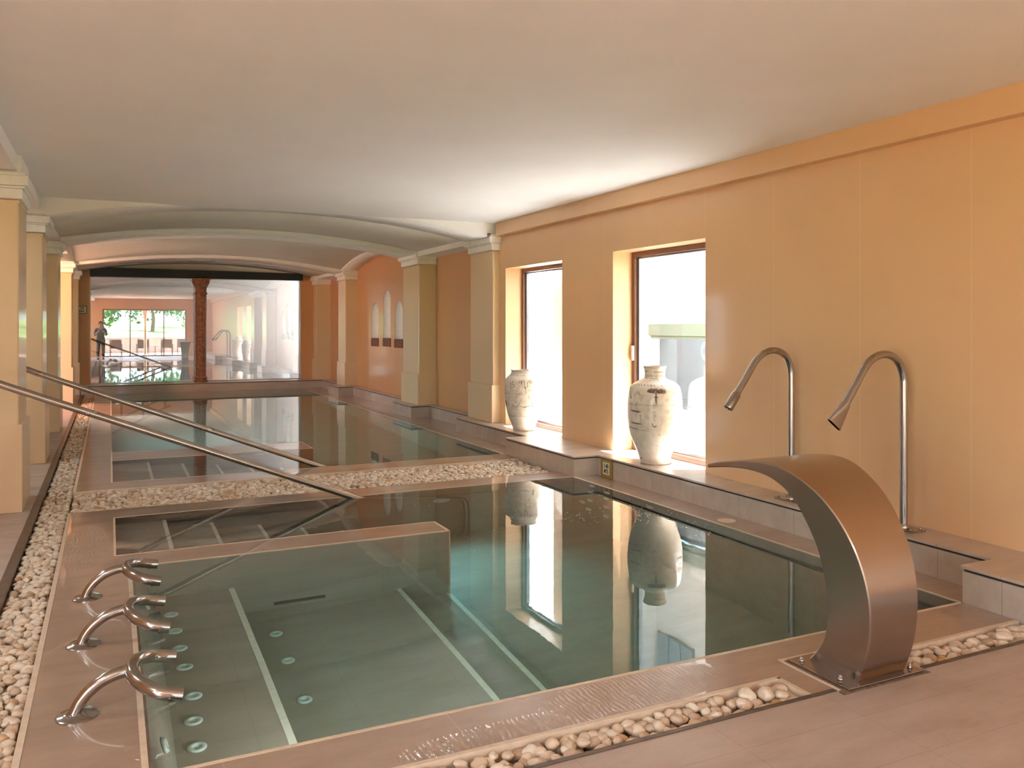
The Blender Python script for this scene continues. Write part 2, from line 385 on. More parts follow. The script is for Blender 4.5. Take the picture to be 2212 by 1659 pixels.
# far pool
fpool = empty('swimming_pool', (2.2, 15, 0), 'long far pool beyond the pebble band reaching to the glass wall', 'pool')
pp('basin', boxes((-.2, 4.6, 9.0, 21.4, ZB-.2, ZB), (-.2, .02, 9.0, 21.4, ZB, -.3), (.02, 4.6, 9.0, 9.19, ZB, -.3), (4.295, 4.6, 9.19, 21.4, ZB, -.3), (.02, 4.295, 21.11, 21.4, ZB, 0.)), M['basin'], fpool)
pp('divider_wall', boxes((.02, 2.31, 10.68, 11.34, ZB, .001)), M['coping'], fpool)
pp('divider_face', boxes((.02, 2.32, 10.665, 10.68, ZB, -.02), (2.31, 2.322, 10.665, 11.35, ZB, -.02), (.02, 2.32, 11.34, 11.35, ZB, -.02)), M['basin'], fpool)
pp('divider_trim', boxes((.02, 2.324, 10.662, 10.682, -.02, .002), (2.304, 2.326, 10.665, 11.35, -.02, .002), (.02, 2.324, 11.33, 11.352, -.02, .002), (2.314, 2.327, 10.662, 10.676, ZB, -.005)), M['trimline'], fpool)
stairs(fpool, 9.19, 10.665, [.411, .785, 1.173, 1.55, 1.93], .02, ZB, .24)
for y in (11.9, 14.3, 17.6): lamp_part(fpool, (.021, y, -.5), (0, PI/2, 0))

# water bodies
def water(name, rects, label, z0=-1.74):
    # union footprint as one closed body: each pool's opening traced as a polygon
    bm = bmesh.new(); prism(bm, rects, 'z', z0, 0.0)
    return tag(obj(name, bm, M['water']), label, 'water', kind='stuff')
e = .004
water('pool_water', [(.12-e, 3.14-e), (4.295+e, 3.14-e), (4.295+e, 7.49+e), (.034-e, 7.49+e), (.034-e, 6.245-e), (.12-e, 6.245-e)], 'still greenish water filling the near pool to its brim')
water('pool_water', [(.02-e, 9.19-e), (4.295+e, 9.19-e), (4.295+e, 21.11+e), (.02-e, 21.11+e)], 'still greenish water filling the far pool to its brim')
# floating bubbles
bm = bmesh.new(); k = 0
def reg(cx, cy, sx, sy, n):
    for _ in range(n):
        x = cx+random.gauss(0, sx); y = cy+random.gauss(0, sy)
        if not (.3 < x < 4.28 and 3.3 < y < 7.4) or (x < 2.4 and 5.8 < y < 6.3): continue
        r = random.uniform(.002, .0065)
        m_ = Matrix.Translation((x, y, 0.0)) @ Matrix.Diagonal((1, 1, .5, 1))
        bmesh.ops.create_icosphere(bm, subdivisions=1, radius=r, matrix=m_)
reg(3.35, 5.9, .32, .12, 110); reg(4.0, 5.6, .12, .45, 130); reg(3.0, 6.6, .4, .3, 25); reg(2.3, 5.6, .2, .15, 14)
tag(obj('water_bubbles', bm, M['jet'], None, True), 'scattered tiny bubbles floating on the near pool beside the window ledge', 'bubbles', kind='stuff')

# ------------------------------------------------------------------ stone ledge along the windows and far end
def ledge_rects(z0, z1, d):
    R = [(4.30+d, 5.2, -3.75, 3.14-d), (4.58+d, 5.2, 3.14-d, 7.47+d), (4.295+d, 5.2, 7.47+d, 9.13-d), (4.60+d, 5.2, 9.13-d, 11.50-d), (4.90+d, 5.2, 11.50-d, 13.44+d),
         (4.57+d, 5.2, 13.44+d, 14.48-d), (4.90+d, 5.2, 14.48-d, 18.40+d), (4.56+d, 5.2, 18.40+d, 19.35-d), (4.82+d, 5.2, 19.35-d, 21.15+d), (-.55, 5.2, 21.15+d, 21.75)]
    return boxes(*[r+(z0, z1) for r in R])
led = empty('window_ledge', (0, 0, 0), 'low stone ledge stepping along the window wall and the far glass wall', 'ledge', kind=S)
obj('ledge_body', ledge_rects(-.3, .178, .010), M['ledge'], led)
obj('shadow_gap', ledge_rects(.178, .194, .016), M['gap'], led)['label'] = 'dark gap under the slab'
obj('ledge_slab', ledge_rects(.194, .209, 0), M['ledge'], led)

# ------------------------------------------------------------------ walls
def wall_open(x0, x1, y0, y1, z0, z1, holes):
    """wall slab thick in x; holes = [(ya,yb,za,zb)] sorted in y"""
    L = []; y = y0
    for a, b, c, d in holes:
        L.append((x0, x1, y, a, z0, z1)); 
        if c > z0: L.append((x0, x1, a, b, z0, c))
        L.append((x0, x1, a, b, d, z1)); y = b
    L.append((x0, x1, y, y1, z0, z1)); return boxes(*L)
wr = tag(obj('wall_right', wall_open(XR, 5.24, -3.75, 10.70, .15, 3.1, [(W2[0], W2[1], .2, 2.355), (W1[0], W1[1], .2, 2.345)]), M['wall']), 'glossy orange panelled wall with two deep window openings', 'wall', kind=S)
bm = boxes((4.80, 4.90, -3.75, 10.50, 2.80, 3.0))
bm2 = obj('trim_3', bm, wall_mat('orange_beam_panel', rgb('E2B688'), False)); tag(bm2, 'orange boxed beam running under the ceiling of the window wall', 'beam', kind=S)
# right wall of the vaulted bays, arched panel with three niches
wall2 = boxes((5.05, 5.3, 10.60, 14.4, .15, 3.2), (5.07, 5.3, 18.6, 21.75, .15, 3.2))
tag(obj('wall_right', wall2, M['wallplain']), 'orange wall of the vaulted bays beyond the windows', 'wall', kind=S)
def arch_open(y0, y1, z0, zt, n=10):
    r = (y1-y0)/2; c = (y0+y1)/2; zs = zt-r
    return [(y0, z0), (y0, zs)] + [(c-r*math.cos(PI*i/n), zs+r*math.sin(PI*i/n)) for i in range(1, n)] + [(y1, zs), (y1, z0)]
NI = [(15.36, 15.91, 1.14, 2.06), (16.125, 16.69, 1.15, 2.29), (16.99, 17.51, 1.14, 2.05)]
nw = .50
bm = bmesh.new(); y = 14.4
for a, b, c, d in NI:
    m_ = (a+b)/2; a, b = m_-nw/2, m_+nw/2
    box(bm, 5.07, 5.3, y, a, .15, 3.2); box(bm, 5.07, 5.3, a, b, .15, c)
    pts = arch_open(a, b, c, d)[1:-1]
    strip_solid(bm, pts, [(p[0], 3.2) for p in pts], 'x', 5.07, 5.3); y = b
box(bm, 5.07, 5.3, y, 18.6, .15, 3.2)
tag(obj('wall_right', bm, M['wallplain']), 'orange arched panel wall pierced by three slim niches', 'wall', kind=S)
for i, (a, b, c, d) in enumerate(NI):
    m_ = (a+b)/2; a, b = m_-nw/2, m_+nw/2
    nm = ('right of the three slim arched niches, nearest the stout pillar', 'tall middle one of the three slim arched wall niches', 'left of the three slim arched niches, farthest down the wall')[i]
    t_ = empty('wall_niche', (5.12, m_, c), nm, 'niche', 'slim arched niches in the orange wall')
    bm = bmesh.new(); r = nw/2; L = []
    for k in range(13):
        th = -PI/2+PI*k/12; L.append((r*math.sin(th), -.045+.14*math.cos(th)))
    zs = d-c-r; rings = []
    for z in (0, zs): rings.append([bm.verts.new((p[1], p[0], z)) for p in L])
    for k in range(1, 7):
        s_ = math.cos(PI/2*k/6); rings.append([bm.verts.new((-.045+(p[1]+.045)*max(s_, .02), p[0]*s_, zs+r*math.sin(PI/2*k/6))) for p in L])
    for A, B in zip(rings, rings[1:]):
        for q in range(12):
            try: f = bm.faces.new((A[q], A[q+1], B[q+1], B[q])); f.smooth = True
            except Exception: pass
    obj('niche_lining', bm, M['plaster'], t_)
    bm = bev(boxes((-.065, .10, -nw/2-.01, nw/2+.01, -.01, .16)), .008); obj('niche_sill', bm, M['brick'], t_)['label'] = 'red brown tiled sill block'
# far wall
tag(obj('wall_back', boxes((-1.5, -.42, 21.60, 21.9, 0, 3.3), (4.40, 5.3, 21.60, 21.9, .15, 3.3), (-.42, 4.40, 21.62, 21.9, 2.9, 3.3), (-.42, 4.4, 21.75, 21.9, -.2, .2)), M['wallplain']), 'ochre end wall on both sides of the glass', 'wall', kind=S)
tag(obj('wall_back', boxes((-.6, 4.9, 21.585, 21.62, 2.88, 3.3)), M['ceil']), 'white lunette above the black beam', 'wall', kind=S)
bm = bmesh.new(); prism(bm, [(-.42, 2.70), (4.42, 2.712), (4.42, 2.888), (-.42, 2.918)], 'y', 21.46, 21.58)
tag(obj('roller_beam', bm, M['black']), 'long black beam across the top of the far glass wall', 'beam')
gw = empty('window_3', (0, 0, 0), 'large reflective glass wall at the far end behind the carved post', 'glass wall', kind=S)
obj('window_pane', boxes((-.42, 4.40, 21.655, 21.665, .209, 2.9)), M['mirror'], gw)
obj('window_frame', boxes((-.425, -.405, 21.63, 21.69, .209, 2.9), (4.385, 4.40, 21.63, 21.69, .209, 2.9), (-.42, 4.4, 21.63, 21.69, .209, .222)), M['steel2'], gw)
# room behind the glass
tag(obj('wall_back', boxes((-1.2, 6.0, 24.0, 24.1, -.2, 3.4), (-1.3, -1.2, 21.9, 24.1, -.2, 3.4), (6.0, 6.1, 21.9, 24.1, -.2, 3.4), (-1.3, 6.1, 21.9, 24.1, 3.3, 3.4), (-1.3, 6.1, 21.9, 24.1, -.3, -.2)), M['curtain']), 'pale room seen faintly behind the far glass', 'wall', kind=S)
# black metal stair railing behind the glass, lower left
rl = empty('stair_railing', (-.4, 22.3, .1), 'black metal railing slanting down behind the lower left of the far glass', 'railing')
bm = bmesh.new()
for z in (0., .27):
    prism(bm, [(0, .85+z), (1.75, .0+z), (1.75, .06+z), (0, .91+z)], 'y', -.02, .02)
obj('rail_bar', bm, M['black'], rl)
for x in (.15, .62, 1.1, 1.6):
    zb = .85-.486*x; obj('baluster', boxes((x, x+.05, -.02, .02, -.3, zb+.3)), M['black'], rl)

# ------------------------------------------------------------------ ceiling, arches, vaults
tag(obj('ceiling', boxes((-.72, 5.2, -3.75, 10.60, HC, 3.2), (-3.3, -.72, -3.75, 21.7, 2.93, 3.2)), M['ceil']), 'smooth off-white ceiling over the near pool', 'ceiling', kind=S)
def rib(y0, y1, zs, zc, top, name, label, x0=-.64, x1=4.70):
    bm = bmesh.new(); lo = arcpts(x0, x1, zs, zc); strip_solid(bm, lo, [(p[0], top) for p in lo], 'y', y0, y1)
    tag(obj(name, bm, M['ceil']), label, 'arch', kind=S)
rib(10.56, 11.30, 2.785, 3.055, 3.3, 'ceiling_arch', 'first shallow white arch where the flat ceiling ends')
rib(13.50, 14.40, 2.765, 3.00, 3.3, 'ceiling_arch', 'second shallow white arch')
rib(18.69, 19.40, 2.765, 3.02, 3.3, 'ceiling_arch', 'third shallow white arch before the glass wall')
def vault_z(x): 
    p = arcpts(-.64, 4.70, 2.845, 3.085, 2)
    h = 2.67; r = .24; R = (h*h+r*r)/(2*r); return 3.085-R+math.sqrt(max(0, R*R-(x-2.03)**2))
def vault(y0, y1, label, cross=False):
    nx, ny = 60, 40 if cross else 2; bm = bmesh.new(); V = []
    X0, X1 = (-.75, 4.82)
    for j in range(ny+1):
        y = y0+(y1-y0)*j/ny; row = []
        zc = 0
        if cross:
            h = (y1-y0)/2; r = .25; R = (h*h+r*r)/(2*r); zc = 3.09-R+math.sqrt(max(0, R*R-(y-(y0+y1)/2)**2))
        for i in range(nx+1):
            x = X0+(X1-X0)*i/nx; z = max(vault_z(x), zc) if cross else vault_z(x)
            row.append(bm.verts.new((x, y, z)))
        V.append(row)
    for j in range(ny):
        for i in range(nx):
            f = bm.faces.new((V[j][i], V[j+1][i], V[j+1][i+1], V[j][i+1])); f.smooth = True
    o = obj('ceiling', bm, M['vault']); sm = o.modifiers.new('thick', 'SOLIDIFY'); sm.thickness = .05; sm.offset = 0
    return tag(o, label, 'vaulted ceiling', kind=S)
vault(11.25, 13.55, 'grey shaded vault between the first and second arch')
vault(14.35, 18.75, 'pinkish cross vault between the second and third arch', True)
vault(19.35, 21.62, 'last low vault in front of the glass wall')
# straight side beams of bays one and three, side arches of the middle bay
tag(obj('roof', boxes((-3.6, 5.4, 10.3, 24.2, 3.42, 3.6))), 'flat roof slab added unseen above the vaults', 'roof', kind=S)  # unseen slab put in to stop sky light leaking past the vaults
tag(obj('trim_4', boxes((4.70, 5.2, 10.58, 11.25, 2.84, 3.4), (4.70, 5.1, 11.2, 13.6, 2.735, 2.90), (4.70, 5.1, 19.3, 21.6, 2.74, 2.90), (4.70, 5.3, 10.7, 21.7, 3.08, 3.3)), M['ceil']), 'white beam above the orange side walls', 'beam', kind=S)
bm = bmesh.new(); lo = arcpts(14.30, 18.75, 2.80, 3.02, 30); strip_solid(bm, lo, [(p[0], 3.3) for p in lo], 'x', 4.70, 5.1)
tag(obj('ceiling_arch', bm, M['ceil']), 'low white side arch above the three niches', 'arch', kind=S)
bm = bmesh.new(); lo = arcpts(14.30, 18.75, 2.80, 3.02, 30); strip_solid(bm, lo, [(p[0], 3.3) for p in lo], 'x', -1.35, -.64)
tag(obj('ceiling_arch', bm, M['ceil']), 'low white side arch on the open left side', 'arch', kind=S)
tag(obj('trim_5', boxes((-1.35, -.70, -3.75, 10.6, 2.846, 3.1), (-1.35, -.64, 10.6, 14.4, 2.80, 3.1), (-1.35, -.64, 18.6, 21.6, 2.80, 3.1)), M['ceil']), 'white beam carried by the left row of pillars', 'beam', kind=S)

# pillars
def pillar(x0, x1, y0, y1, label, zb, side, cz=(2.60, 2.83), top=2.98):
    t_ = empty('pillar', ((x0+x1)/2, (y0+y1)/2, zb), label, 'pillar', kind=S)
    inv = Matrix.Translation(-Vector(t_.location))
    def p_(n, bm, m): 
        o = obj(n, bm, m); o.parent = t_; o.matrix_parent_inverse = inv; return o
    d = .028
    xi0, xi1 = (x0+d, x1) if side == 'R' else (x0, x1-d)
    p_('shaft', bev(boxes((xi0, xi1, y0+d, y1-d, zb+.3, 2.72)), .012), M['pillar'])
    p_('plinth', bev(boxes((x0, x1, y0, y1, zb, .735)), .006), M['pillar'])
    c = bmesh.new(); z0, z1 = cz; H = z1-z0
    for k, (a, b, e_) in enumerate(((0, .05, .0), (.05, .42, .03), (.42, .50, .05), (.50, .86, .075), (.86, 1., .055))):
        q0, q1 = (xi0-e_, xi1+(.0 if side == 'R' else e_)) if side == 'R' else (xi0-e_, xi1+e_)
        box(c, q0, q1, y0+d-e_, y1-d+e_, z0+H*a, z0+H*b)
    box(c, xi0-.02, xi1+(.02 if side == 'L' else 0), y0+d, y1-d, z1, top)
    p_('capital', bev(c, .008), M['plaster'])['label'] = 'white stepped plaster capital'
    p_('collar', boxes((xi0-.006, xi1+.006, y0+d-.006, y1-d+.006, z0-.025, z0)), M['pillar'])
    return t_
pillar(4.768, 5.06, 10.56, 11.42, 'pale stout pillar right beside the windows', .209, 'R')
pillar(4.713, 5.06, 13.50, 14.40, 'stout pillar just right of the three niches', .209, 'R', top=2.86)
pillar(4.775, 5.09, 18.66, 19.38, 'pillar just left of the three niches', .209, 'R', top=2.86)
pillar(4.68, 5.09, 21.2, 21.62, 'corner pillar right of the far glass', .209, 'R', top=2.86)
pillar(-1.42, -.66, 8.04, 8.81, 'nearest pillar of the left row, cut by the photo edge', 0, 'L')
pillar(-1.42, -.66, 10.79, 11.49, 'second pillar of the left row', 0, 'L', top=2.86)
pillar(-1.42, -.66, 13.90, 14.63, 'third pillar of the left row', 0, 'L', top=2.86)
pillar(-1.42, -.66, 18.66, 19.38, 'fourth pillar of the left row, glowing orange', 0, 'L', top=2.86)
pillar(-1.42, -.62, 21.2, 21.6, 'last dim pillar of the left row in the far corner', 0, 'L', top=2.86)

# left aisle walls, wall behind the photographer
tag(obj('wall_left', wall_open(-3.5, -3.2, -3.75, 21.8, 0, 3.1, [(-3.0, .6, .1, 2.3), (15.5, 17.6, .4, 2.3)]), M['wallplain']), 'orange wall of the left aisle', 'wall', kind=S)  # both openings are added out of view to let daylight in
tag(obj('wall_left', boxes((-3.2, -1.5, 21.6, 21.8, 0, 3.1)), M['wallplain']), 'orange end wall of the left aisle', 'wall', kind=S)
FY = -3.75
bm = boxes((-3.5, -.35, FY-.25, FY, -.3, 3.2), (3.62, 5.24, FY-.25, FY, -.3, 3.2), (-.35, 3.62, FY-.25, FY, 2.43, 3.2), (-.35, 3.62, FY-.25, FY, -.3, .0))
tag(obj('wall_front', bm, M['wallplain']), 'orange wall with the terrace opening behind the photographer', 'wall', kind=S)
for i, (nm, lb) in enumerate((('window_4', 'sliding terrace glass behind the photographer'),)):
    g_ = empty(nm, (0, 0, 0), lb, 'window', kind=S)
    obj('window_frame', boxes((-.35, -.29, FY-.15, FY-.08, 0, 2.43), (3.56, 3.62, FY-.15, FY-.08, 0, 2.43), (-.35, 3.62, FY-.15, FY-.08, 2.37, 2.43), (-.35, 3.62, FY-.15, FY-.08, 0, .05), (.9, .95, FY-.15, FY-.1, 0, 2.43), (2.5, 2.55, FY-.15, FY-.1, 0, 2.43)), M['frame'], g_)
    obj('window_pane', boxes((-.3, 3.6, FY-.12, FY-.113, .03, 2.4)), M['glass'], g_)

# ------------------------------------------------------------------ right windows
for i, (a, b) in enumerate((W1, W2)):
    zt = (2.345, 2.355)[i]
    w_ = empty('window_%d' % (i+1), (0, 0, 0), ('tall narrow window behind the shorter jar', 'tall window behind the long-necked jar')[i], 'window', kind=S)
    f = .055; xf0, xf1 = 5.13, 5.20
    obj('window_frame', bev(boxes((xf0, xf1, a, a+f, .209, zt), (xf0, xf1, b-f, b, .209, zt), (xf0, xf1, a+f, b-f, zt-f, zt), (xf0, xf1, a+f, b-f, .209, .209+f)), .004), M['frame'], w_)
    g = .03
    obj('window_seal', boxes((5.17, 5.215, a+f, a+f+g, .26, zt-f), (5.17, 5.215, b-f-g, b-f, .26, zt-f), (5.17, 5.215, a+f, b-f, .209+f, .209+f+g), (5.17, 5.215, a+f, b-f, zt-f-g*.6, zt-f)), M['steel2'], w_)['label'] = 'grey metal glazing bead'
    obj('window_pane', boxes((5.192, 5.198, a+f, b-f, .25, zt-f)), M['glass'], w_)
    obj('window_sill', boxes((5.2, 5.5, a-.1, b+.1, .12, .2)), M['pave_ext'], w_)
o = obj('window_catch', bev(boxes((5.10, 5.13, 7.60, 7.635, 1.18, 1.34)), .004), M['trimline']); o.parent = bpy.data.objects['window_2']; o['label'] = 'small pale catch'

# courtyard outside the right windows
tag(obj('outside_ground', boxes((5.24, 30, -12, 30, -.3, .1)), M['pave_ext']), 'pale paving of the courtyard outside the windows', 'ground', kind=S)
by = empty('courtyard_building', (7.0, 6, .1), 'white building with cornice and big pane across the courtyard', 'building')
def bpart(n, bm, m, par=by):
    o = obj(n, bm, m); o.parent = par; o.matrix_parent_inverse = Matrix.Translation(-Vector(by.location)) if par is by else par.matrix_parent_inverse.copy(); return o
bpart('facade', boxes((7.0, 7.4, -4, 9.82, 1.58, 5.6), (7.0, 7.4, -4, 5.6, .1, 1.58), (7.0, 7.4, 5.6, 9.82, .1, .42)), M['white_ext'])
bpart('side_wall', boxes((5.6, 9.0, 9.82, 10.3, .1, 5.6)), M['white_ext'])
bpart('cornice', bev(boxes((6.86, 7.02, 5.2, 9.82, 1.42, 1.58), (6.9, 7.02, 5.2, 9.82, 1.375, 1.42)), .01), M['cornice'])
pn = bpart('window_pane', boxes((7.06, 7.07, 5.6, 9.82, .42, 1.4)), glass_mat('facade_glass', .22, (.70, .80, .86, 1), False))
bpart('window_back', boxes((7.36, 7.4, 5.6, 9.82, .3, 1.5)), simple('blue_grey_interior', rgb('2C4150'), .8, var=.05))
for k in range(3):
    bpart('shutter', bev(boxes((6.95, 7.0, 8.95+k*.27, 9.2+k*.27, 2.75, 3.75)), .01), M['shutter'])
# a small ventilator behind the facade glass
fn = empty('wall_fan', (7.2, 8.87, 1.22), 'small round grey fan behind the facade glass across the courtyard', 'fan')
bm = bmesh.new(); lathe(bm, [(.13, 0), (.15, .02), (.15, .05), (.13, .06), (.12, .03)], 32, cap=False); o = obj('fan_rim', bm, M['white_ext'], fn, True); o.rotation_euler = (0, -PI/2, 0)
bm = bmesh.new()
for k in range(4):
    th = k*PI/2; c_, s_ = math.cos(th), math.sin(th)
    P_ = [(.02, -.015), (.11, -.05), (.12, .03), (.02, .02)]
    prism(bm, [(c_*a-s_*b, s_*a+c_*b) for a, b in P_], 'x', -.03, -.02)
obj('fan_blade', bm, M['shutter'], fn)

# ------------------------------------------------------------------ painted jars
def jar(name, loc, prof, strokes, zc, zbase, sc, label, rim, nphi=224, nz=190, lean=0.):
    """prof: (y, half width) in drawing units from top to foot; strokes drawn in the same units"""
    ys = [p[0] for p in prof]; hs = [p[1] for p in prof]
    me_v = []; col = []
    yy = np.linspace(ys[0], ys[-1], nz)
    # smooth profile
    hw = np.interp(yy, ys, hs); ker = np.array([1, 2, 3, 2, 1])/9.; hp = np.pad(hw, 2, 'edge'); hw = np.convolve(hp, ker, 'valid')
    view = math.atan2(-loc[1], -loc[0])
    phi = np.arange(nphi)/nphi*2*PI
    PH, YY = np.meshgrid(phi, yy); HW = np.repeat(hw[:, None], nphi, 1)
    # three repeats of the drawing around the body
    rel = (PH-view+PI) % (2*PI)-PI
    u = np.zeros_like(rel)
    sec = np.round(rel/(2*PI/2)); rr = rel-sec*PI
    u = np.clip(HW, 1, None)*np.sin(rr)
    paint = np.zeros_like(u)
    nz_ = np.array([[mnoise.noise(Vector((6.2*math.cos(a), 6.2*math.sin(a), y*.012))) for a in phi] for y in yy])
    for s in strokes:
        x0, y0, x1, y1, w = s[:5]; st = s[5] if len(s) > 5 else 1.
        dx, dy = x1-x0, y1-y0; L2 = dx*dx+dy*dy+1e-6
        t = np.clip(((u-x0)*dx+(YY-y0)*dy)/L2, 0, 1)
        d = np.hypot(u-x0-t*dx, YY-y0-t*dy)
        paint = np.maximum(paint, st*np.clip((w/2+5-d)/6, 0, 1))
    for kind, y0, w, st, per in rim:
        m_ = np.clip((w/2+4-np.abs(YY-y0))/5, 0, 1)
        if kind == 'dash': m_ = np.clip((w/2+4-np.abs(YY-y0-w*.5*np.abs(np.sin(PH*per/2))))/5, 0, 1)*(np.sin(PH*per) > -.25)
        if kind == 'wave': m_ = np.clip((w/2+4-np.abs(YY-y0-9*np.sin(PH*per)))/5, 0, 1)
        paint = np.maximum(paint, m_*st*np.clip(.75+nz_*1.1, 0, 1))
    stain = np.clip(nz_*1.2-.16, 0, .28)*np.exp(-((YY-(.45*zc[1]))/(zc[1]*.28))**2)+np.clip((YY-zc[1]*.93)/(zc[1]*.07), 0, 1)*.45
    R = HW*sc; Z = (zbase-YY)*sc
    V = np.stack([R*np.cos(PH)+lean*Z, R*np.sin(PH), Z], -1).reshape(-1, 3)
    n0 = len(V); idx = np.arange(nz*nphi).reshape(nz, nphi)
    F = np.stack([idx[:-1], idx[1:], np.roll(idx, -1, 1)[1:], np.roll(idx, -1, 1)[:-1]], -1).reshape(-1, 4)
    # inner neck and foot
    inner = []; k0 = n0; faces = F.tolist()
    for rr_, zz_ in ((hw[0]*.88, ys[0]+2), (hw[0]*.80, ys[0]+90), (hw[0]*.3, ys[0]+120)):
        inner.append(k0+np.arange(nphi)); V = np.vstack([V, np.stack([rr_*sc*np.cos(phi), rr_*sc*np.sin(phi), np.full(nphi, (zbase-zz_)*sc)], -1)]); k0 += nphi
    prev = idx[0]
    for r_ in inner:
        faces += np.stack([prev, np.roll(prev, -1), np.roll(r_, -1), r_], -1).tolist(); prev = r_
    faces.append(prev[::-1].tolist()); faces.append(idx[-1][::-1].tolist())
    me = bpy.data.meshes.new(name); me.from_pydata(V.tolist(), [], faces); me.update()
    ca = me.color_attributes.new('paint', 'FLOAT_COLOR', 'POINT')
    A = np.zeros((len(V), 4), dtype=np.float32); A[:n0, 0] = paint.reshape(-1); A[:n0, 1] = stain.reshape(-1); A[n0:n0+nphi, 0] = .5; A[n0+nphi:, 0] = 1; A[:, 3] = 1
    ca.data.foreach_set('color', A.reshape(-1))
    for p in me.polygons: p.use_smooth = True
    o = link(name, me, M['jar']); o.location = loc
    return tag(o, label, 'jar')
def jar_mat():
    m, nt, b, o = new('jar_glaze'); p = pos(nt)
    a = N(nt, 'ShaderNodeAttribute'); a.attribute_name = 'paint'; s = N(nt, 'ShaderNodeSeparateColor'); nt.links.new(a.outputs['Color'], s.inputs[0])
    n = noise(nt, p, 11, 5, .65)
    base = mixcol(nt, mr(nt, n, .35, .7), rgb('EBE2D6'), rgb('D6C8B7'))
    base = mixcol(nt, mr(nt, noise(nt, p, 55, 3), .72, .76), base, rgb('9A7A5E'))
    base = mixcol(nt, s.outputs[1], base, rgb('A0785A'))
    nt.links.new(mixcol(nt, mth(nt, 'MULTIPLY', s.outputs[0], .93), base, rgb('553328')), b.inputs['Base Color'])
    b.inputs['Roughness'].default_value = .3; b.inputs['Coat Weight'].default_value = .4; b.inputs['Coat Roughness'].default_value = .15
    bump(nt, noise(nt, mapping(nt, p, (1, 1, 3)), 12, 4), .25, .01, b)
    return m
M['jar'] = jar_mat()
P2 = [(148,168),(170,172),(186,158),(240,150),(318,150),(335,172),(352,205),(375,258),(400,305),(430,342),(470,366),(540,382),(650,396),(800,401),(950,396),(1050,384),(1150,360),(1250,326),(1350,284),(1450,243),(1540,220),(1575,222)]
S2 = [(-10,236,120,232,6),(-150,228,-110,226,5),(0,472,-62,462,9),(0,484,-92,474,11),(-4,496,-104,490,12),(-8,506,-104,505,12),(-6,516,-70,517,9),(-18,520,-24,526,6),(34,480,100,466,9),(34,492,138,478,12),(36,504,150,494,12),(36,514,156,510,12),(40,522,150,524,8),(8,462,4,520,6),(20,460,24,520,6),(14,520,16,600,14),(2,580,30,580,22),(14,600,18,640,24),(18,640,22,672,11),
      (-352,452,-360,550,9),(-360,550,-340,612,11),(-240,520,-215,548,7,.7),(270,520,290,560,6,.5),(-345,788,-205,798,10),(-320,790,-230,797,18),(-340,962,-190,972,8),(-315,965,-225,971,15),(320,872,385,866,9),(350,772,392,782,6),(372,935,392,930,6),
      (-205,845,-208,850,8),(-205,870,-203,876,8),(-200,905,-205,910,7),(-205,935,-208,938,7),(-50,790,10,790,5,.6),(-38,960,-28,992,8),(-28,992,-2,1006,10),(-2,1006,20,985,8),(185,965,200,980,4,.4),(-8,905,-4,920,7,.7),(-10,830,-4,870,4,.5),
      (-372,1035,-255,1055,6),(-255,1055,-120,1066,3,.6),(60,1118,66,1122,8),(36,1275,40,1280,9,.8),(88,1300,94,1304,14,.6),(115,1302,120,1304,8,.5),(-265,1270,-258,1276,8,.7),(-200,1490,-195,1498,14)]
R2 = [('band',170,10,.75,0),('wave',290,7,.7,26),('band',328,6,.8,0),('dash',354,6,.6,34),('dash',412,16,.9,42),('band',700,5,.75,0),('band',682,3,.35,0),('band',1572,7,.8,0)]
jar('painted_jar', (4.83, 6.80, .209), P2, S2, (0, 1575), 1575, .000668, 'tall cream jar with narrow neck and brown brushwork in front of the wider window', R2)
P1 = [(190,290),(212,288),(232,276),(290,300),(320,335),(350,372),(390,408),(440,426),(520,434),(640,438),(760,434),(860,424),(950,410),(1050,392),(1150,370),(1250,338),(1350,300),(1450,264),(1530,234),(1545,232)]
S1 = [(-85,420,-88,462,13),(-48,420,-48,488,15),(-12,410,14,440,9),(14,440,20,540,11),(22,545,38,585,24),(38,585,40,690,7),(75,552,84,440,10),(84,440,130,415,9),(130,415,145,472,10),(172,425,178,470,9),
      (-292,460,-292,602,5),(-272,500,-230,494,6),(-230,494,-205,518,7),(-205,518,-214,545,7),(-214,545,-244,552,7),(-262,450,-225,440,5),(-250,470,-235,430,5),(100,730,106,800,4,.8),(106,800,140,842,5,.8),
      (-398,875,-384,1000,20),(-350,910,-322,962,8),(-265,940,-228,974,6),(-228,974,-200,965,6),(-190,1000,-112,952,6),(-112,952,-96,892,6),(-92,968,-40,986,5),(-18,1000,60,984,17,.85),(60,984,140,970,9,.85),(200,905,196,930,42,.75),(204,955,208,985,46,.75),
      (282,920,302,952,6,.7),(350,945,392,955,6,.7),(330,1020,346,990,5,.6),(352,420,372,590,4,.5),(372,420,400,450,7,.5),(-425,410,-432,450,14)]
R1 = [('band',200,16,.4,0),('dash',304,9,.75,46),('band',386,3,.25,0),('band',636,4,.6,0),('dash',662,7,.7,40),('dash',700,13,.8,44),('band',1205,7,.75,0)]
jar('painted_jar', (4.82, 9.67, .209), P1, S1, (0, 1545), 1545, .000577, 'shorter wide-mouthed cream jar with brown brushwork in front of the narrower window', R1)

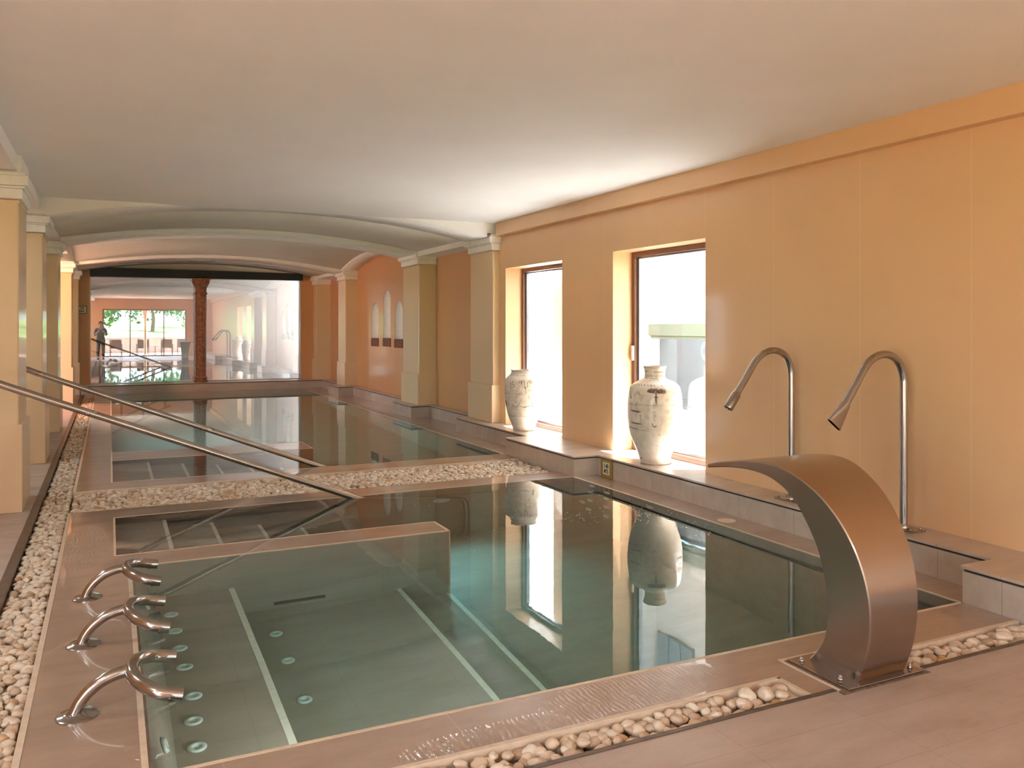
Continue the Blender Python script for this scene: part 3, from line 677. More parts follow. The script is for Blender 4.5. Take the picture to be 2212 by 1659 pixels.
# ------------------------------------------------------------------ carved post before the far glass
pt = empty('carved_post', (1.97, 21.38, .209), 'reddish carved timber post standing before the far glass wall', 'post')
def okt(prof, seg=8, rot=PI/8):
    bm = bmesh.new(); rings = []
    for r, z in prof: rings.append([bm.verts.new((r*math.cos(2*PI*k/seg+rot), r*math.sin(2*PI*k/seg+rot), z)) for k in range(seg)])
    for a, b in zip(rings, rings[1:]):
        for k in range(seg): bm.faces.new((a[k], a[(k+1) % seg], b[(k+1) % seg], b[k]))
    bm.faces.new(rings[0][::-1]); bm.faces.new(rings[-1]); return bm
obj('shaft', okt([(.118, .13), (.122, 1.2), (.128, 2.0), (.13, 2.12)], 16), M['bark'], pt)
obj('base', okt([(.155, 0), (.165, .03), (.135, .06), (.15, .10), (.125, .14)], 16), M['bark'], pt)
obj('neck_ring', okt([(.13, 2.10), (.15, 2.12), (.15, 2.145), (.13, 2.165)], 24), M['bark'], pt)
obj('capital', okt([(.13, 2.16), (.135, 2.26), (.175, 2.34), (.205, 2.39), (.205, 2.44)], 8), M['bark'], pt)
bm = bev(boxes((-.20, .20, -.17, .07, 2.44, 2.49)), .006); obj('abacus', bm, M['bark'], pt)

# ------------------------------------------------------------------ signs
def text(s_, size, m, parent, loc, rot, name='lettering', bold=.0, sx=1.):
    cu = bpy.data.curves.new(name, 'FONT'); cu.body = s_; cu.size = size; cu.align_x = 'CENTER'; cu.align_y = 'CENTER'; cu.extrude = .0006; cu.offset = bold
    t_ = bpy.data.objects.new(name, cu); C.objects.link(t_); bpy.context.view_layer.update()
    me = bpy.data.meshes.new_from_object(t_.evaluated_get(bpy.context.evaluated_depsgraph_get())); bpy.data.objects.remove(t_); me.materials.clear(); me.materials.append(m)
    o = bpy.data.objects.new(name, me); C.objects.link(o); o.parent = parent; o.location = loc; o.rotation_euler = rot; o.scale = (sx, 1, 1); return o
sg = empty('depth_sign', (4.58, 7.29, .094), 'small yellow and black bordered tile reading 1.40 MTS on the ledge face', 'sign')
def signy_mat():
    m, nt, b, o = new('hazard_stripes'); p = pos(nt)
    s = N(nt, 'ShaderNodeSeparateXYZ'); nt.links.new(p, s.inputs[0])
    w = mth(nt, 'FRACT', mth(nt, 'MULTIPLY', mth(nt, 'ADD', s.outputs['Y'], mth(nt, 'MULTIPLY', s.outputs['Z'], -1.)), 55.))
    nt.links.new(mixcol(nt, mth(nt, 'LESS_THAN', w, .45), rgb('C29B3C'), rgb('3B2C14')), b.inputs['Base Color']); b.inputs['Roughness'].default_value = .4; return m
obj('sign_border', boxes((-.004, .004, -.105, .105, -.092, .092)), signy_mat(), sg)
obj('sign_face', boxes((-.0065, -.003, -.062, .062, -.062, .062)), M['signw'], sg)
text('1.40', .062, M['ink'], sg, (-.0072, 0, .024), (PI/2, 0, -PI/2), bold=.0012, sx=.85)
text('MTS', .055, M['ink'], sg, (-.0072, 0, -.030), (PI/2, 0, -PI/2), bold=.0012, sx=.8)
sg = empty('capacity_sign', (-.585, 21.57, 1.93), 'small square black-edged sign reading 10 PAX in the far left corner', 'sign')
obj('sign_border', boxes((-.10, .10, .006, .03, -.09, .09)), M['ink'], sg)
obj('sign_face', boxes((-.088, .088, .0, .008, -.078, .078)), M['signw'], sg)
text('10', .075, M['ink'], sg, (0, -.0015, .034), (PI/2, 0, 0), bold=.002)
text('PAX', .07, M['ink'], sg, (0, -.0015, -.036), (PI/2, 0, 0), bold=.002, sx=.85)
sg.location.y = 21.565

# ------------------------------------------------------------------ steel fountain
ft = empty('cascade_fountain', (3.06, 2.75, 0), 'large curved brushed steel waterfall spout rising beside the near pool', 'fountain')
OUT = [(3.420,.846),(3.34,.868),(3.24,.885),(3.14,.895),(3.04,.896),(2.95,.879),(2.86,.842),(2.778,.792),(2.705,.727),(2.648,.655),(2.600,.572),(2.565,.48),(2.546,.39),(2.541,.30),(2.550,.20),(2.572,.11),(2.615,.0)]
INN = [(3.418,.828),(3.33,.842),(3.24,.851),(3.15,.850),(3.06,.835),(2.985,.800),(2.925,.748),(2.880,.683),(2.843,.612),(2.815,.545),(2.793,.46),(2.779,.375),(2.775,.29),(2.785,.20),(2.805,.13),(2.845,.065),(2.90,.0)]
Os = spline([(0, a, b) for a, b in OUT], 5); Is = spline([(0, a, b) for a, b in INN], 5)
bm = bmesh.new(); rows = []
n = len(Os)
for i in range(n):
    t_ = 1-i/(n-1); w = .145+.165*max(0, (t_-.12)/.88)**1.7
    co_ = []
    for p, s_ in ((Os[i], -1), (Os[i], 1), (Is[i], 1), (Is[i], -1)): co_.append(bm.verts.new((s_*w, p.y-2.75, p.z)))
    rows.append(co_)
for a, b in zip(rows, rows[1:]):
    for k in range(4):
        f = bm.faces.new((a[k], a[(k+1) % 4], b[(k+1) % 4], b[k])); f.smooth = True
bm.faces.new(rows[0][::-1]); bm.faces.new(rows[-1])
bmesh.ops.recalc_face_normals(bm, faces=bm.faces[:])
ed = [e_ for e_ in bm.edges if len(e_.link_faces) == 2 and e_.calc_face_angle(0) > .6]
bmesh.ops.bevel(bm, geom=ed, offset=.005, segments=1, affect='EDGES', profile=.5)
o = obj('spout_body', bm, M['brushed'], ft, True)
obj('base_plate', bev(boxes((-.235, .225, -.175, .185, .002, .010)), .002), M['brushed'], ft)
obj('mortar_bed', boxes((-.265, .24, -.185, .19, -.09, .002)), M['grit'], ft)
for x, y in ((-.195, .135), (-.195, -.09), (.19, -.13), (.19, .13)):
    bm = bmesh.new(); lathe(bm, [(.012, .010), (.012, .018), (.008, .020), (.008, .03), (.004, .034)], 6); o = obj('bolt', bm, M['steel'], ft); o.location = (x, y, 0)

# tall swan neck taps on the ledge
def tap(Y0, label, flat):
    t_ = empty('swan_neck_tap', (4.742, Y0, .209), label, 'tap', 'tall steel swan neck taps on the ledge')
    path = [(0, 0, .0), (0, 0, .3), (0, 0, .6), (0, 0, .86), (0, 0, .945)]
    ax = [(-.004,1.005),(-.024,1.066),(-.062,1.115),(-.116,1.147),(-.184,1.158),(-.25,1.147),(-.31,1.118),(-.362,1.072),(-.408,1.012),(-.46,.94),(-.53,.850)]
    pts = spline([(a, 0, b) for a, _, b in path] + [(a, 0, b) for a, b in ax], 5)
    bm = bmesh.new(); tube(bm, pts, .0255, 24); obj('pipe', bm, M['steel'], t_, True)
    d = Vector((-.07, 0, -.09)).normalized(); p0 = Vector((-.53, 0, .850))
    q = d.to_track_quat('Z', 'Y').to_matrix().to_4x4(); q.translation = p0
    bm = bmesh.new()
    if not flat:
        lathe(bm, [(.026, -.006), (.026, .004), (.031, .016), (.036, .022), (.036, .14), (.034, .146), (.028, .146), (.026, .135), (.004, .135)], 36)
    else:
        rings = []
        for s_ in range(9):
            f = s_/8; a = .030+(.062-.030)*f; b = .030+(.013-.030)*f; e_ = 2+3*f
            rings.append([bm.verts.new((b*math.copysign(abs(math.cos(2*PI*k/32))**(2/e_), math.cos(2*PI*k/32)), a*math.copysign(abs(math.sin(2*PI*k/32))**(2/e_), math.sin(2*PI*k/32)), .0+.165*f)) for k in range(32)])
        for A, B in zip(rings, rings[1:]):
            for k in range(32): fc = bm.faces.new((A[k], A[(k+1) % 32], B[(k+1) % 32], B[k])); fc.smooth = True
        bm.faces.new(rings[0][::-1])
        ins = [bm.verts.new(Vector((v.co.x*.8, v.co.y*.9, .12))) for v in rings[-1]]; inn = [bm.verts.new(Vector((v.co.x*.8, v.co.y*.93, .165))) for v in rings[-1]]
        for k in range(32):
            bm.faces.new((rings[-1][k], rings[-1][(k+1) % 32], inn[(k+1) % 32], inn[k])); bm.faces.new((inn[k], inn[(k+1) % 32], ins[(k+1) % 32], ins[k]))
        bm.faces.new(ins)
    bmesh.ops.transform(bm, matrix=q, verts=bm.verts[:])
    o = obj('spout_nozzle', bm, M['steel'], t_, True); o['label'] = 'wide flattened steel mouthpiece' if flat else 'cylindrical steel mouthpiece with perforated end'
    if not flat:
        bm = bmesh.new()
        for k in range(6):
            a = 2*PI*k/6; m_ = q @ Matrix.Translation((.015*math.cos(a), .015*math.sin(a), .1365)); bmesh.ops.create_cone(bm, segments=10, radius1=.006, radius2=.006, depth=.004, matrix=m_, cap_ends=True)
        obj('spray_hole', bm, M['gap'], t_)
    bm = bmesh.new(); lathe(bm, [(.027, .96*0+.80), (.030, .805), (.030, .815), (.027, .82)], 24, cap=False); bm.free()
    obj('base_plate', bev(boxes((-.07, .07, -.115, .115, 0, .010)), .003), M['brushed'], t_)
    bm = bmesh.new(); lathe(bm, [(.036, .010), (.034, .024), (.0265, .034)], 24, cap=False); obj('base_collar', bm, M['steel'], t_, True)
    for x, y in ((-.045, -.09), (.045, -.09), (-.045, .09), (.045, .09)):
        bm = bmesh.new(); lathe(bm, [(.011, .010), (.011, .016), (.008, .022), (.003, .024)], 12); o = obj('bolt', bm, M['steel'], t_); o.location = (x, y, 0)
tap(4.882, 'tall steel swan neck tap with round cylindrical mouthpiece, nearer the windows', False)
tap(3.867, 'tall steel swan neck tap with wide flat mouthpiece, behind the steel fountain', True)

# three forked spouts on the left coping
def spout(x, y, hw, label):
    t_ = empty('forked_spout', (x, y, .001), label, 'spout', 'forked steel spouts on the left coping')
    bm = bmesh.new(); lathe(bm, [(.079, 0), (.079, .004), (.072, .009), (.055, .010), (.050, .014), (.036, .016), (.0, .016)], 48, cap=False); obj('base_flange', bm, M['steel'], t_, True)
    st = spline([(-.012, 0, .008), (.005, 0, .045), (.036, 0, .085), (.085, 0, .122), (.14, 0, .142), (.185, 0, .148)], 6)
    bm = bmesh.new(); tube(bm, st, .0245, 24); obj('stem', bm, M['steel'], t_, True)
    P = [(.375, -hw, .098), (.33, -hw*.98, .108), (.28, -hw*.90, .122), (.235, -hw*.68, .137), (.205, -hw*.36, .147), (.196, 0, .150)]
    P = P + [(a, -b, c) for a, b, c in P[-2::-1]]
    pts = spline(P, 6); n_ = len(pts)
    bm = bmesh.new(); rg = tube(bm, pts, .0275, 28, caps=False)
    for R_, s_ in ((rg[0], -1), (rg[-1], 1)):
        c_ = sum((v.co for v in R_), Vector())/len(R_); d = Vector((-.05, 0, 0))
        i1 = [bm.verts.new(c_+(v.co-c_)*.82) for v in R_]; i2 = [bm.verts.new(c_+(v.co-c_)*.82+d) for v in R_]; k = len(R_)
        for q in range(k):
            bm.faces.new((R_[q], R_[(q+1) % k], i1[(q+1) % k], i1[q])); bm.faces.new((i1[q], i1[(q+1) % k], i2[(q+1) % k], i2[q]))
        bm.faces.new(i2)
    obj('fork', bm, M['steel'], t_, True)
spout(-.118, 3.743, .215, 'nearest of three forked steel spouts on the left coping')
spout(-.116, 4.562, .215, 'middle of three forked steel spouts on the left coping')
spout(-.116, 5.343, .19, 'farthest of three forked steel spouts on the left coping, nearest the pool steps')

# handrails
def rail(Y0, xe, label):
    t_ = empty('handrail', (xe, Y0, 0), label, 'handrail', 'slanting steel handrails over the pool steps')
    sl = .4022
    L = [(-2.7-.0, 0, 1.09+.0)]
    pts = [(-3.12, 0, .05), (-3.12, 0, .62), (-3.12, 0, 1.02), (-3.06, 0, 1.145), (-2.95, 0, 2.95*sl), (-2.6, 0, 2.6*sl), (-1.3, 0, 1.3*sl), (0, 0, 0), (.6, 0, -.6*sl), (.95, 0, -.95*sl), (1.05, 0, -.5), (1.08, 0, -.9), (1.08, 0, -1.71)]
    bm = bmesh.new(); tube(bm, spline(pts, 6), .029, 20); obj('rail_tube', bm, M['rail'], t_, True)
    bm = bmesh.new(); lathe(bm, [(.05, 0), (.05, .006), (.03, .012), (.026, .02)], 24, cap=False); o = obj('floor_flange', bm, M['steel'], t_, True); o.location = (-3.12, 0, 0)
rail(7.415, 2.001, 'nearer long steel handrail slanting down into the near pool')
rail(9.265, 2.093, 'farther steel handrail slanting down at the far pool steps')

# ceiling fittings
dl = empty('recessed_downlight', (4.17, 11.95, 2.83), 'small round recessed downlight in the first vault near the stout window pillar', 'downlight')
dl.location = (4.30, 12.1, vault_z(4.30)-.028)
bm = bmesh.new(); lathe(bm, [(.09, .0), (.09, -.006), (.07, -.008), (.065, .0)], 32, cap=False); obj('trim_ring', bm, M['plaster'], dl, True)
bm = bmesh.new(); lathe(bm, [(.065, -.002), (0, -.002)], 32, cap=False); obj('lens', bm, M['signw'], dl)
for x, lb in ((.45, 'left of three slim ceiling vents before the glass wall'), (1.9, 'middle of three slim ceiling vents before the glass wall'), (3.35, 'right of three slim ceiling vents before the glass wall')):
    v_ = empty('ceiling_vent', (x, 20.4, vault_z(x)-.026), lb, 'vent', 'slim vents in the last vault'); sl = (vault_z(x+.2)-vault_z(x-.2))/.4
    v_.rotation_euler = (0, -math.atan(sl), 0)
    obj('vent_frame', bev(boxes((-.32, .32, -.06, .06, -.008, .004)), .003), M['plaster'], v_); obj('vent_slot', boxes((-.30, .30, -.035, -.005, -.011, -.007), (-.30, .30, .008, .038, -.011, -.007)), M['gap'], v_)

# ------------------------------------------------------------------ pebbles
def ico(sub):
    bm = bmesh.new(); bmesh.ops.create_icosphere(bm, subdivisions=sub, radius=1.)
    v = np.array([x.co[:] for x in bm.verts]); f = np.array([[q.index for q in x.verts] for x in bm.faces]); bm.free(); return v, f
def shape(v, seed):
    r = np.random.default_rng(seed); out = v.copy()
    d = np.array([1+.16*mnoise.noise(Vector(p)*1.3+Vector((seed*3.7, 0, 0)))+.07*mnoise.noise(Vector(p)*2.8+Vector((0, seed*1.9, 0))) for p in v.tolist()])
    # a couple of worn flats
    for _ in range(3):
        n_ = r.normal(size=3); n_ /= np.linalg.norm(n_); k = out@n_; h = .72+.15*r.random(); out = out-np.outer(np.clip(k-h, 0, None)*.75, n_)
    return out*d[:, None]
v1, f1 = ico(2); v2, f2 = ico(3)
SH = [shape(v1, s) for s in range(14)]; SHH = [shape(v2, s) for s in range(14)]
PB = []
def fill(x0, x1, y0, y1, rmin, rmax, gap, z, excl=None):
    nx = max(1, int((x1-x0)/gap)); ny = max(1, int((y1-y0)/gap))
    for j in range(ny):
        for i in range(nx):
            x = x0+(i+.5+rng.uniform(-.42, .42)+.25*(j % 2))*(x1-x0)/nx; y = y0+(j+.5+rng.uniform(-.42, .42))*(y1-y0)/ny
            r = rng.uniform(rmin, rmax)*(1.25 if rng.random() < .08 else 1)
            x = min(max(x, x0+r*.7), x1-r*.7); y = min(max(y, y0+r*.7), y1-r*.7)
            PB.append((x, y, z+rng.uniform(-.009, .009), r))
def channel(x0, x1, y0, y1, r0, r1, g):
    fill(x0, x1, y0, y1, r0, r1, g, -.062); fill(x0, x1, y0, y1, r0, r1, g, -.026)
channel(-.535, -.322, 2.84, 21.1, .019, .029, .042)
channel(-.30, 4.28, 7.845, 8.765, .019, .030, .043)
channel(-.53, 2.63, 2.630, 2.795, .021, .034, .044)
channel(3.31, 4.28, 2.630, 2.795, .021, .034, .044)
PB += [(2.595, 2.655, -.03, .034), (2.60, 2.71, -.028, .032), (2.59, 2.76, -.03, .034), (2.56, 2.69, -.01, .03), (4.02, 2.70, -.002, .040), (2.50, 2.72, -.004, .042), (2.42, 2.745, -.006, .036), (4.20, 8.70, -.0, .045)]
Fw = (math.sin(ang), math.cos(ang)); Rw = (math.cos(ang), -math.sin(ang))
def onscreen(p):
    D = p[0]*Fw[0]+p[1]*Fw[1]
    if D < .3: return None
    x = 1106+1805*(p[0]*Rw[0]+p[1]*Rw[1])/D; y = 705-1805*(p[2]-1.55)/D
    return D if (0 < x < 2212 and 0 < y < 1659) else None
keyed = []
for i, p in enumerate(PB):
    D = onscreen(p)
    if D is not None and p[2] > -.045: keyed.append((D/p[3]*.028, i))
keyed.sort(); near = set(i for _, i in keyed[:300])
def xf(p, sh, seed):
    r = np.random.default_rng(seed*7919+11)
    sc = np.array([1., r.uniform(.72, .95), r.uniform(.5, .72)])*p[3]*1.12
    a, b, c = r.uniform(-.35, .35), r.uniform(-.35, .35), r.uniform(0, 2*PI)
    return sc, (a, b, c)
bufV, bufF, off = [], [], 0
shared = []
for k in range(14):
    me = bpy.data.meshes.new('pebble'); me.from_pydata(SHH[k].tolist(), [], f2.tolist()); me.update()
    for q in me.polygons: q.use_smooth = True
    me.materials.append(M['pebble']); shared.append(me)
lab = {'C': ('smooth cream pebble in the channel left of the steel fountain', 'pebbles in the channel left of the fountain'),
       'D': ('smooth cream pebble in the short channel right of the steel fountain', 'pebbles in the channel right of the fountain'),
       'A': ('smooth cream pebble in the channel beside the forked spouts', 'pebbles in the left channel beside the spouts'),
       'B': ('smooth cream pebble in the band between the two pools', 'pebbles between the two pools')}
for i, p in enumerate(PB):
    sc, (a, b, c) = xf(p, None, i)
    if i in near:
        o = bpy.data.objects.new('pebble', shared[i % 14]); C.objects.link(o); o.location = p[:3]; o.scale = sc; o.rotation_euler = (a, b, c)
        L = 'A' if (p[0] < -.3 and p[1] > 2.8) else 'B' if p[1] > 7 else 'C' if p[0] < 3 else 'D'
        tag(o, lab[L][0], 'pebble', lab[L][1]); continue
    R_ = np.array((Matrix.Rotation(c, 3, 'Z') @ Matrix.Rotation(b, 3, 'Y') @ Matrix.Rotation(a, 3, 'X')))
    V = (SH[i % 14]*sc)@R_.T+np.array(p[:3]); bufV.append(V); bufF.append(f1+off); off += len(V)
V = np.concatenate(bufV).astype(np.float32); F = np.concatenate(bufF).astype(np.int32)
me = bpy.data.meshes.new('pebbles'); me.vertices.add(len(V)); me.vertices.foreach_set('co', V.reshape(-1)); me.loops.add(F.size); me.loops.foreach_set('vertex_index', F.reshape(-1))
me.polygons.add(len(F)); me.polygons.foreach_set('loop_start', np.arange(0, F.size, 3, dtype=np.int32)); me.polygons.foreach_set('use_smooth', np.ones(len(F), dtype=bool)); me.update(calc_edges=True); me.validate()
tag(link('pebbles', me, M['pebble']), 'cream pebbles filling the channels around both pools', 'pebbles', kind='stuff')

# ------------------------------------------------------------------ photographer (seen only in the far glass)
def skinned(name, joints, m, parent, sub=1):
    """joints: list of (pos, radius, parent index)"""
    me = bpy.data.meshes.new(name); me.from_pydata([j[0] for j in joints], [(j[2], i) for i, j in enumerate(joints) if j[2] is not None], [])
    o = link(name, me, m, parent); sk = o.modifiers.new('skin', 'SKIN'); sk.use_smooth_shade = True
    for i, j in enumerate(joints):
        me.skin_vertices[0].data[i].radius = (j[1], j[1]*(j[3] if len(j) > 3 else 1)); me.skin_vertices[0].data[i].use_root = (i == 0)
    s = o.modifiers.new('sub', 'SUBSURF'); s.levels = s.render_levels = sub
    return o
pr = empty('person', (-.40, -.32, 0), 'person in dark clothing standing behind the camera with hands raised before the chest', 'person')
arm = lambda s: [((s*.19, 0, 1.43), .065, None), ((s*.25, .0, 1.36), .055, 0), ((s*.27, .06, 1.14), .045, 1), ((s*.20, .25, 1.22), .036, 2), ((s*.12, .33, 1.30), .030, 3)]
body = [((0, 0, .98), .15, None, .75), ((0, .0, 1.12), .14, 0, .75), ((0, .0, 1.30), .165, 1, .7), ((0, -.01, 1.43), .12, 2, .7), ((0, 0, 1.50), .055, 3), ((0, .015, 1.56), .055, 4), ((0, .02, 1.64), .092, 5), ((0, .015, 1.72), .06, 6),
        ((-.17, 0, 1.43), .05, 3), ((-.22, .02, 1.30), .05, 8), ((-.245, .08, 1.13), .040, 9), ((-.19, .26, 1.22), .034, 10), ((-.12, .34, 1.30), .027, 11),
        ((.17, 0, 1.43), .05, 3), ((.22, .02, 1.30), .045, 13), ((.245, .08, 1.13), .040, 14), ((.19, .26, 1.22), .034, 15), ((.12, .34, 1.30), .027, 16),
        ((-.10, 0, .90), .10, 0), ((-.11, .01, .50), .062, 18), ((-.11, -.01, .30), .055, 19), ((-.11, 0, .09), .038, 20), ((-.11, .12, .04), .035, 21),
        ((.10, 0, .90), .10, 0), ((.11, .01, .50), .062, 23), ((.11, -.01, .30), .055, 24), ((.11, 0, .09), .038, 25), ((.11, .12, .04), .035, 26)]
skinned('body', body, M['skin'], pr, 2)
skinned('jacket', [((0, 0, .82), .205, None, .8), ((0, 0, .98), .20, 0, .8), ((0, .0, 1.12), .165, 1, .8), ((0, .0, 1.30), .185, 2, .75), ((0, -.01, 1.42), .13, 3, .75), ((-.17, 0, 1.42), .068, 4), ((-.225, .02, 1.30), .060, 5), ((-.245, .08, 1.13), .052, 6), ((-.185, .24, 1.21), .043, 7),
                   ((.17, 0, 1.42), .068, 4), ((.225, .02, 1.30), .060, 9), ((.245, .08, 1.13), .052, 10), ((.185, .24, 1.21), .043, 11)], M['cloth'], pr, 2)
skinned('trousers', [((0, 0, .92), .15, None, .8), ((-.10, 0, .86), .115, 0), ((-.115, .01, .50), .078, 1), ((-.115, -.005, .12), .062, 2), ((.10, 0, .86), .115, 0), ((.115, .01, .50), .078, 4), ((.115, -.005, .12), .062, 5)], M['trou'], pr, 2)
bm = bmesh.new(); bmesh.ops.create_uvsphere(bm, u_segments=24, v_segments=16, radius=.108, matrix=Matrix.Translation((0, -.005, 1.675)) @ Matrix.Diagonal((.88, 1.02, 1.05, 1)))
bmesh.ops.delete(bm, geom=[v for v in bm.verts if v.co.y > .035 and v.co.z < 1.715 or v.co.z < 1.60], context='VERTS'); obj('hair', bm, M['hair'], pr, True)
bm = bmesh.new(); bmesh.ops.create_uvsphere(bm, u_segments=12, v_segments=8, radius=.02, matrix=Matrix.Translation((0, .098, 1.592)) @ Matrix.Diagonal((1, .35, .22, 1))); obj('mouth', bm, M['brick'], pr, True)
for s_ in (-1, 1):
    bm = bmesh.new(); bmesh.ops.create_uvsphere(bm, u_segments=12, v_segments=8, radius=.024, matrix=Matrix.Translation((s_*.088, .01, 1.64)) @ Matrix.Diagonal((.35, .7, 1.2, 1))); obj('ear', bm, M['skin'], pr, True)
for s_ in (-1, 1):
    h = [((s_*.12, .34, 1.30), .026, None, .6), ((s_*.09, .40, 1.335), .036, 0, .5)]
    for q in range(4): 
        k = len(h); h += [((s_*(.075+.018*q), .44, 1.35-.012*q), .0095, 1), ((s_*(.06+.018*q), .475-.004*q, 1.345-.012*q), .0085, k), ((s_*(.045+.018*q), .48-.006*q, 1.33-.012*q), .008, k+1)]
    k = len(h); h += [((s_*.06, .39, 1.375), .011, 1), ((s_*.03, .42, 1.385), .0095, k)]
    skinned('hand', h, M['skin'], pr, 1)
for s_ in (-1, 1):
    bm = bmesh.new(); lathe(bm, [(.05, .0), (.052, .03), (.045, .07), (.03, .085)], 20); bmesh.ops.scale(bm, vec=(1, 2.4, 1), verts=bm.verts[:]); o = obj('shoe', bm, M['black'], pr, True); o.location = (s_*.115, .055, 0)
bm = bmesh.new(); bmesh.ops.create_cone(bm, segments=12, radius1=.016, radius2=.008, depth=.035, matrix=Matrix.Translation((0, .118, 1.635)) @ Matrix.Rotation(-PI/2, 4, 'X')); obj('nose', bm, M['skin'], pr, True)
for s_ in (-1, 1):
    bm = bmesh.new(); bmesh.ops.create_uvsphere(bm, u_segments=12, v_segments=8, radius=.009, matrix=Matrix.Translation((s_*.030, .102, 1.655))); obj('eye', bm, M['ink'], pr, True)

# ------------------------------------------------------------------ terrace and garden behind the photographer
tag(obj('terrace_floor', boxes((-14, 16, -10, FY-.25, -.3, 0)), M['terr']), 'sunlit pinkish terrace paving outside the opening', 'terrace', kind=S)
tag(obj('outside_ground', boxes((-40, -3.5, -10, 40, -.4, -.1)), M['terr']), 'paved ground outside the left aisle', 'ground', kind=S)
tag(obj('garden_wall', boxes((-14, 16, -10.3, -10, -.3, .86), (-14, 16, -10.34, -9.96, .86, .92)), M['gwall']), 'low pale wall at the edge of the terrace', 'wall', kind=S)
bm = bmesh.new(); ny, nx = 30, 40; G = []
for j in range(ny+1):
    y = -10.3-45*j/ny; row = []
    for i in range(nx+1):
        x = -30+62*i/nx; z = .3+max(0, -y-12)*.045+.2*mnoise.noise(Vector((x*.1, y*.1, 0)))+max(0, -x+4)*.05*min(1, (-y-10.3)/12); row.append(bm.verts.new((x, y, z)))
    G.append(row)
for j in range(ny):
    for i in range(nx): f = bm.faces.new((G[j][i], G[j+1][i], G[j+1][i+1], G[j][i+1])); f.smooth = True
tag(obj('lawn', bm, M['grass']), 'green lawn rising behind the terrace wall', 'lawn', kind=S)
ch = empty('terrace_chair', (0, 0, 0), 'dark fabric armchair on the terrace', 'chair', 'dark armchairs on the terrace')
obj('backrest', bev(boxes((-.25, .25, -.20, -.16, .42, .86)), .01), M['chair'], ch); obj('seat', bev(boxes((-.25, .25, -.2, .25, .38, .42)), .01), M['chair'], ch)
for x in (-.27, .27):
    for y in (-.22, .24):
        obj('leg', bev(boxes((x-.018, x+.018, y-.018, y+.018, 0, .62 if y > 0 else .86)), .004), M['chair'], ch)
    obj('armrest', bev(boxes((x-.03, x+.03, -.22, .27, .60, .63)), .006), M['chair'], ch)
for i, (x, y, a, lb) in enumerate(((.28, -5.7, .1, 'dark terrace armchair at the left end of the reflected row'), (1.57, -5.7, -.1, 'dark terrace armchair in the middle of the reflected row'), (2.78, -5.7, .15, 'dark terrace armchair at the right of the reflected row'), (3.7, -6.3, .9, 'dark terrace armchair turned sideways at the far right of the row'))):
    c_ = ch if i == 0 else copy_tree(ch); c_.location = (x, y, 0); c_.rotation_euler = (0, 0, a+PI); c_['label'] = lb
tb = empty('side_table', (2.2, -5.9, 0), 'small round terrace table between two armchairs', 'table')
bm = bmesh.new(); lathe(bm, [(.24, .47), (.25, .48), (.25, .49)], 32); obj('table_top', bm, M['chair'], tb, True)
bm = bmesh.new(); lathe(bm, [(.02, .02), (.02, .47)], 12); obj('table_leg', bm, M['chair'], tb, True)
bm = bmesh.new(); lathe(bm, [(.16, 0), (.16, .02), (.03, .03)], 24); obj('table_base', bm, M['chair'], tb, True)
cl = empty('porch_column', (1.66, -4.6, 0), 'slender porch column with flaring head outside the terrace opening', 'column')
bm = bmesh.new(); lathe(bm, [(.11, 0), (.11, .05), (.075, .08), (.07, 1.9), (.09, 2.05), (.17, 2.3), (.2, 2.5)], 20); obj('column_shaft', bm, M['pillar'], cl, True)
tag(obj('porch_roof', boxes((-3.5, 5.3, -4.75, FY-.25, 2.5, 2.7)), M['ceil']), 'porch roof outside the terrace opening', 'roof', kind=S)
def tree(x, y, z, h, r, seed, lb):
    t_ = empty('garden_tree', (x, y, z), lb, 'tree', 'garden trees beyond the terrace'); rr = random.Random(seed)
    bm = bmesh.new(); tube(bm, spline([(0, 0, -.3), (.1, .05, h*.3), (-.05, .1, h*.55), (.1, 0, h*.8)], 5), [.16*(1-.035*i) for i in range(16)], 10); obj('trunk', bm, M['trunk'], t_, True)
    bm = bmesh.new()
    blobs = [(rr.uniform(-.6, .6)*r, rr.uniform(-.5, .5)*r, h*.6+rr.uniform(-.3, .45)*h*.6, rr.uniform(.35, .6)*r) for _ in range(10)]
    for bx_, by_, bz_, br_ in blobs:
        for _ in range(190):
            d = Vector((rr.gauss(0, 1), rr.gauss(0, 1), rr.gauss(0, 1))).normalized()*br_*rr.uniform(.7, 1.05); c_ = Vector((bx_, by_, bz_))+d
            u = Vector((rr.gauss(0, 1), rr.gauss(0, 1), rr.gauss(0, 1))).normalized(); w = u.orthogonal().normalized(); s_ = rr.uniform(.10, .2)
            bm.faces.new([bm.verts.new(c_+u*s_), bm.verts.new(c_+w*s_*.55), bm.verts.new(c_-u*s_), bm.verts.new(c_-w*s_*.55)])
    obj('crown', bm, M['leaf'], t_)
for i, (x, y, h, r, lb) in enumerate(((-1.2, -22, 3.4, 2.2, 'broad green tree left of the porch column in the reflection'), (3.0, -29, 3.6, 2.2, 'green tree just behind the porch column in the reflection'), (6.2, -19, 3.4, 1.9, 'drooping green tree right of the porch column in the reflection'), (9.6, -27, 4, 2.2, 'tall green tree at the right edge of the reflection'), (-8, -30, 5, 3, 'large green tree at the far left of the garden'), (6.5, -39, 4.6, 3., 'tallest green tree at the back of the garden'), (-5, -45, 4.6, 3.2, 'distant green tree up the lawn'), (17, -46, 5, 3., 'distant green tree at the far right of the lawn'))):
    tree(x, y, (.4+max(0, -y-12)*.045), h, r, i+3, lb)

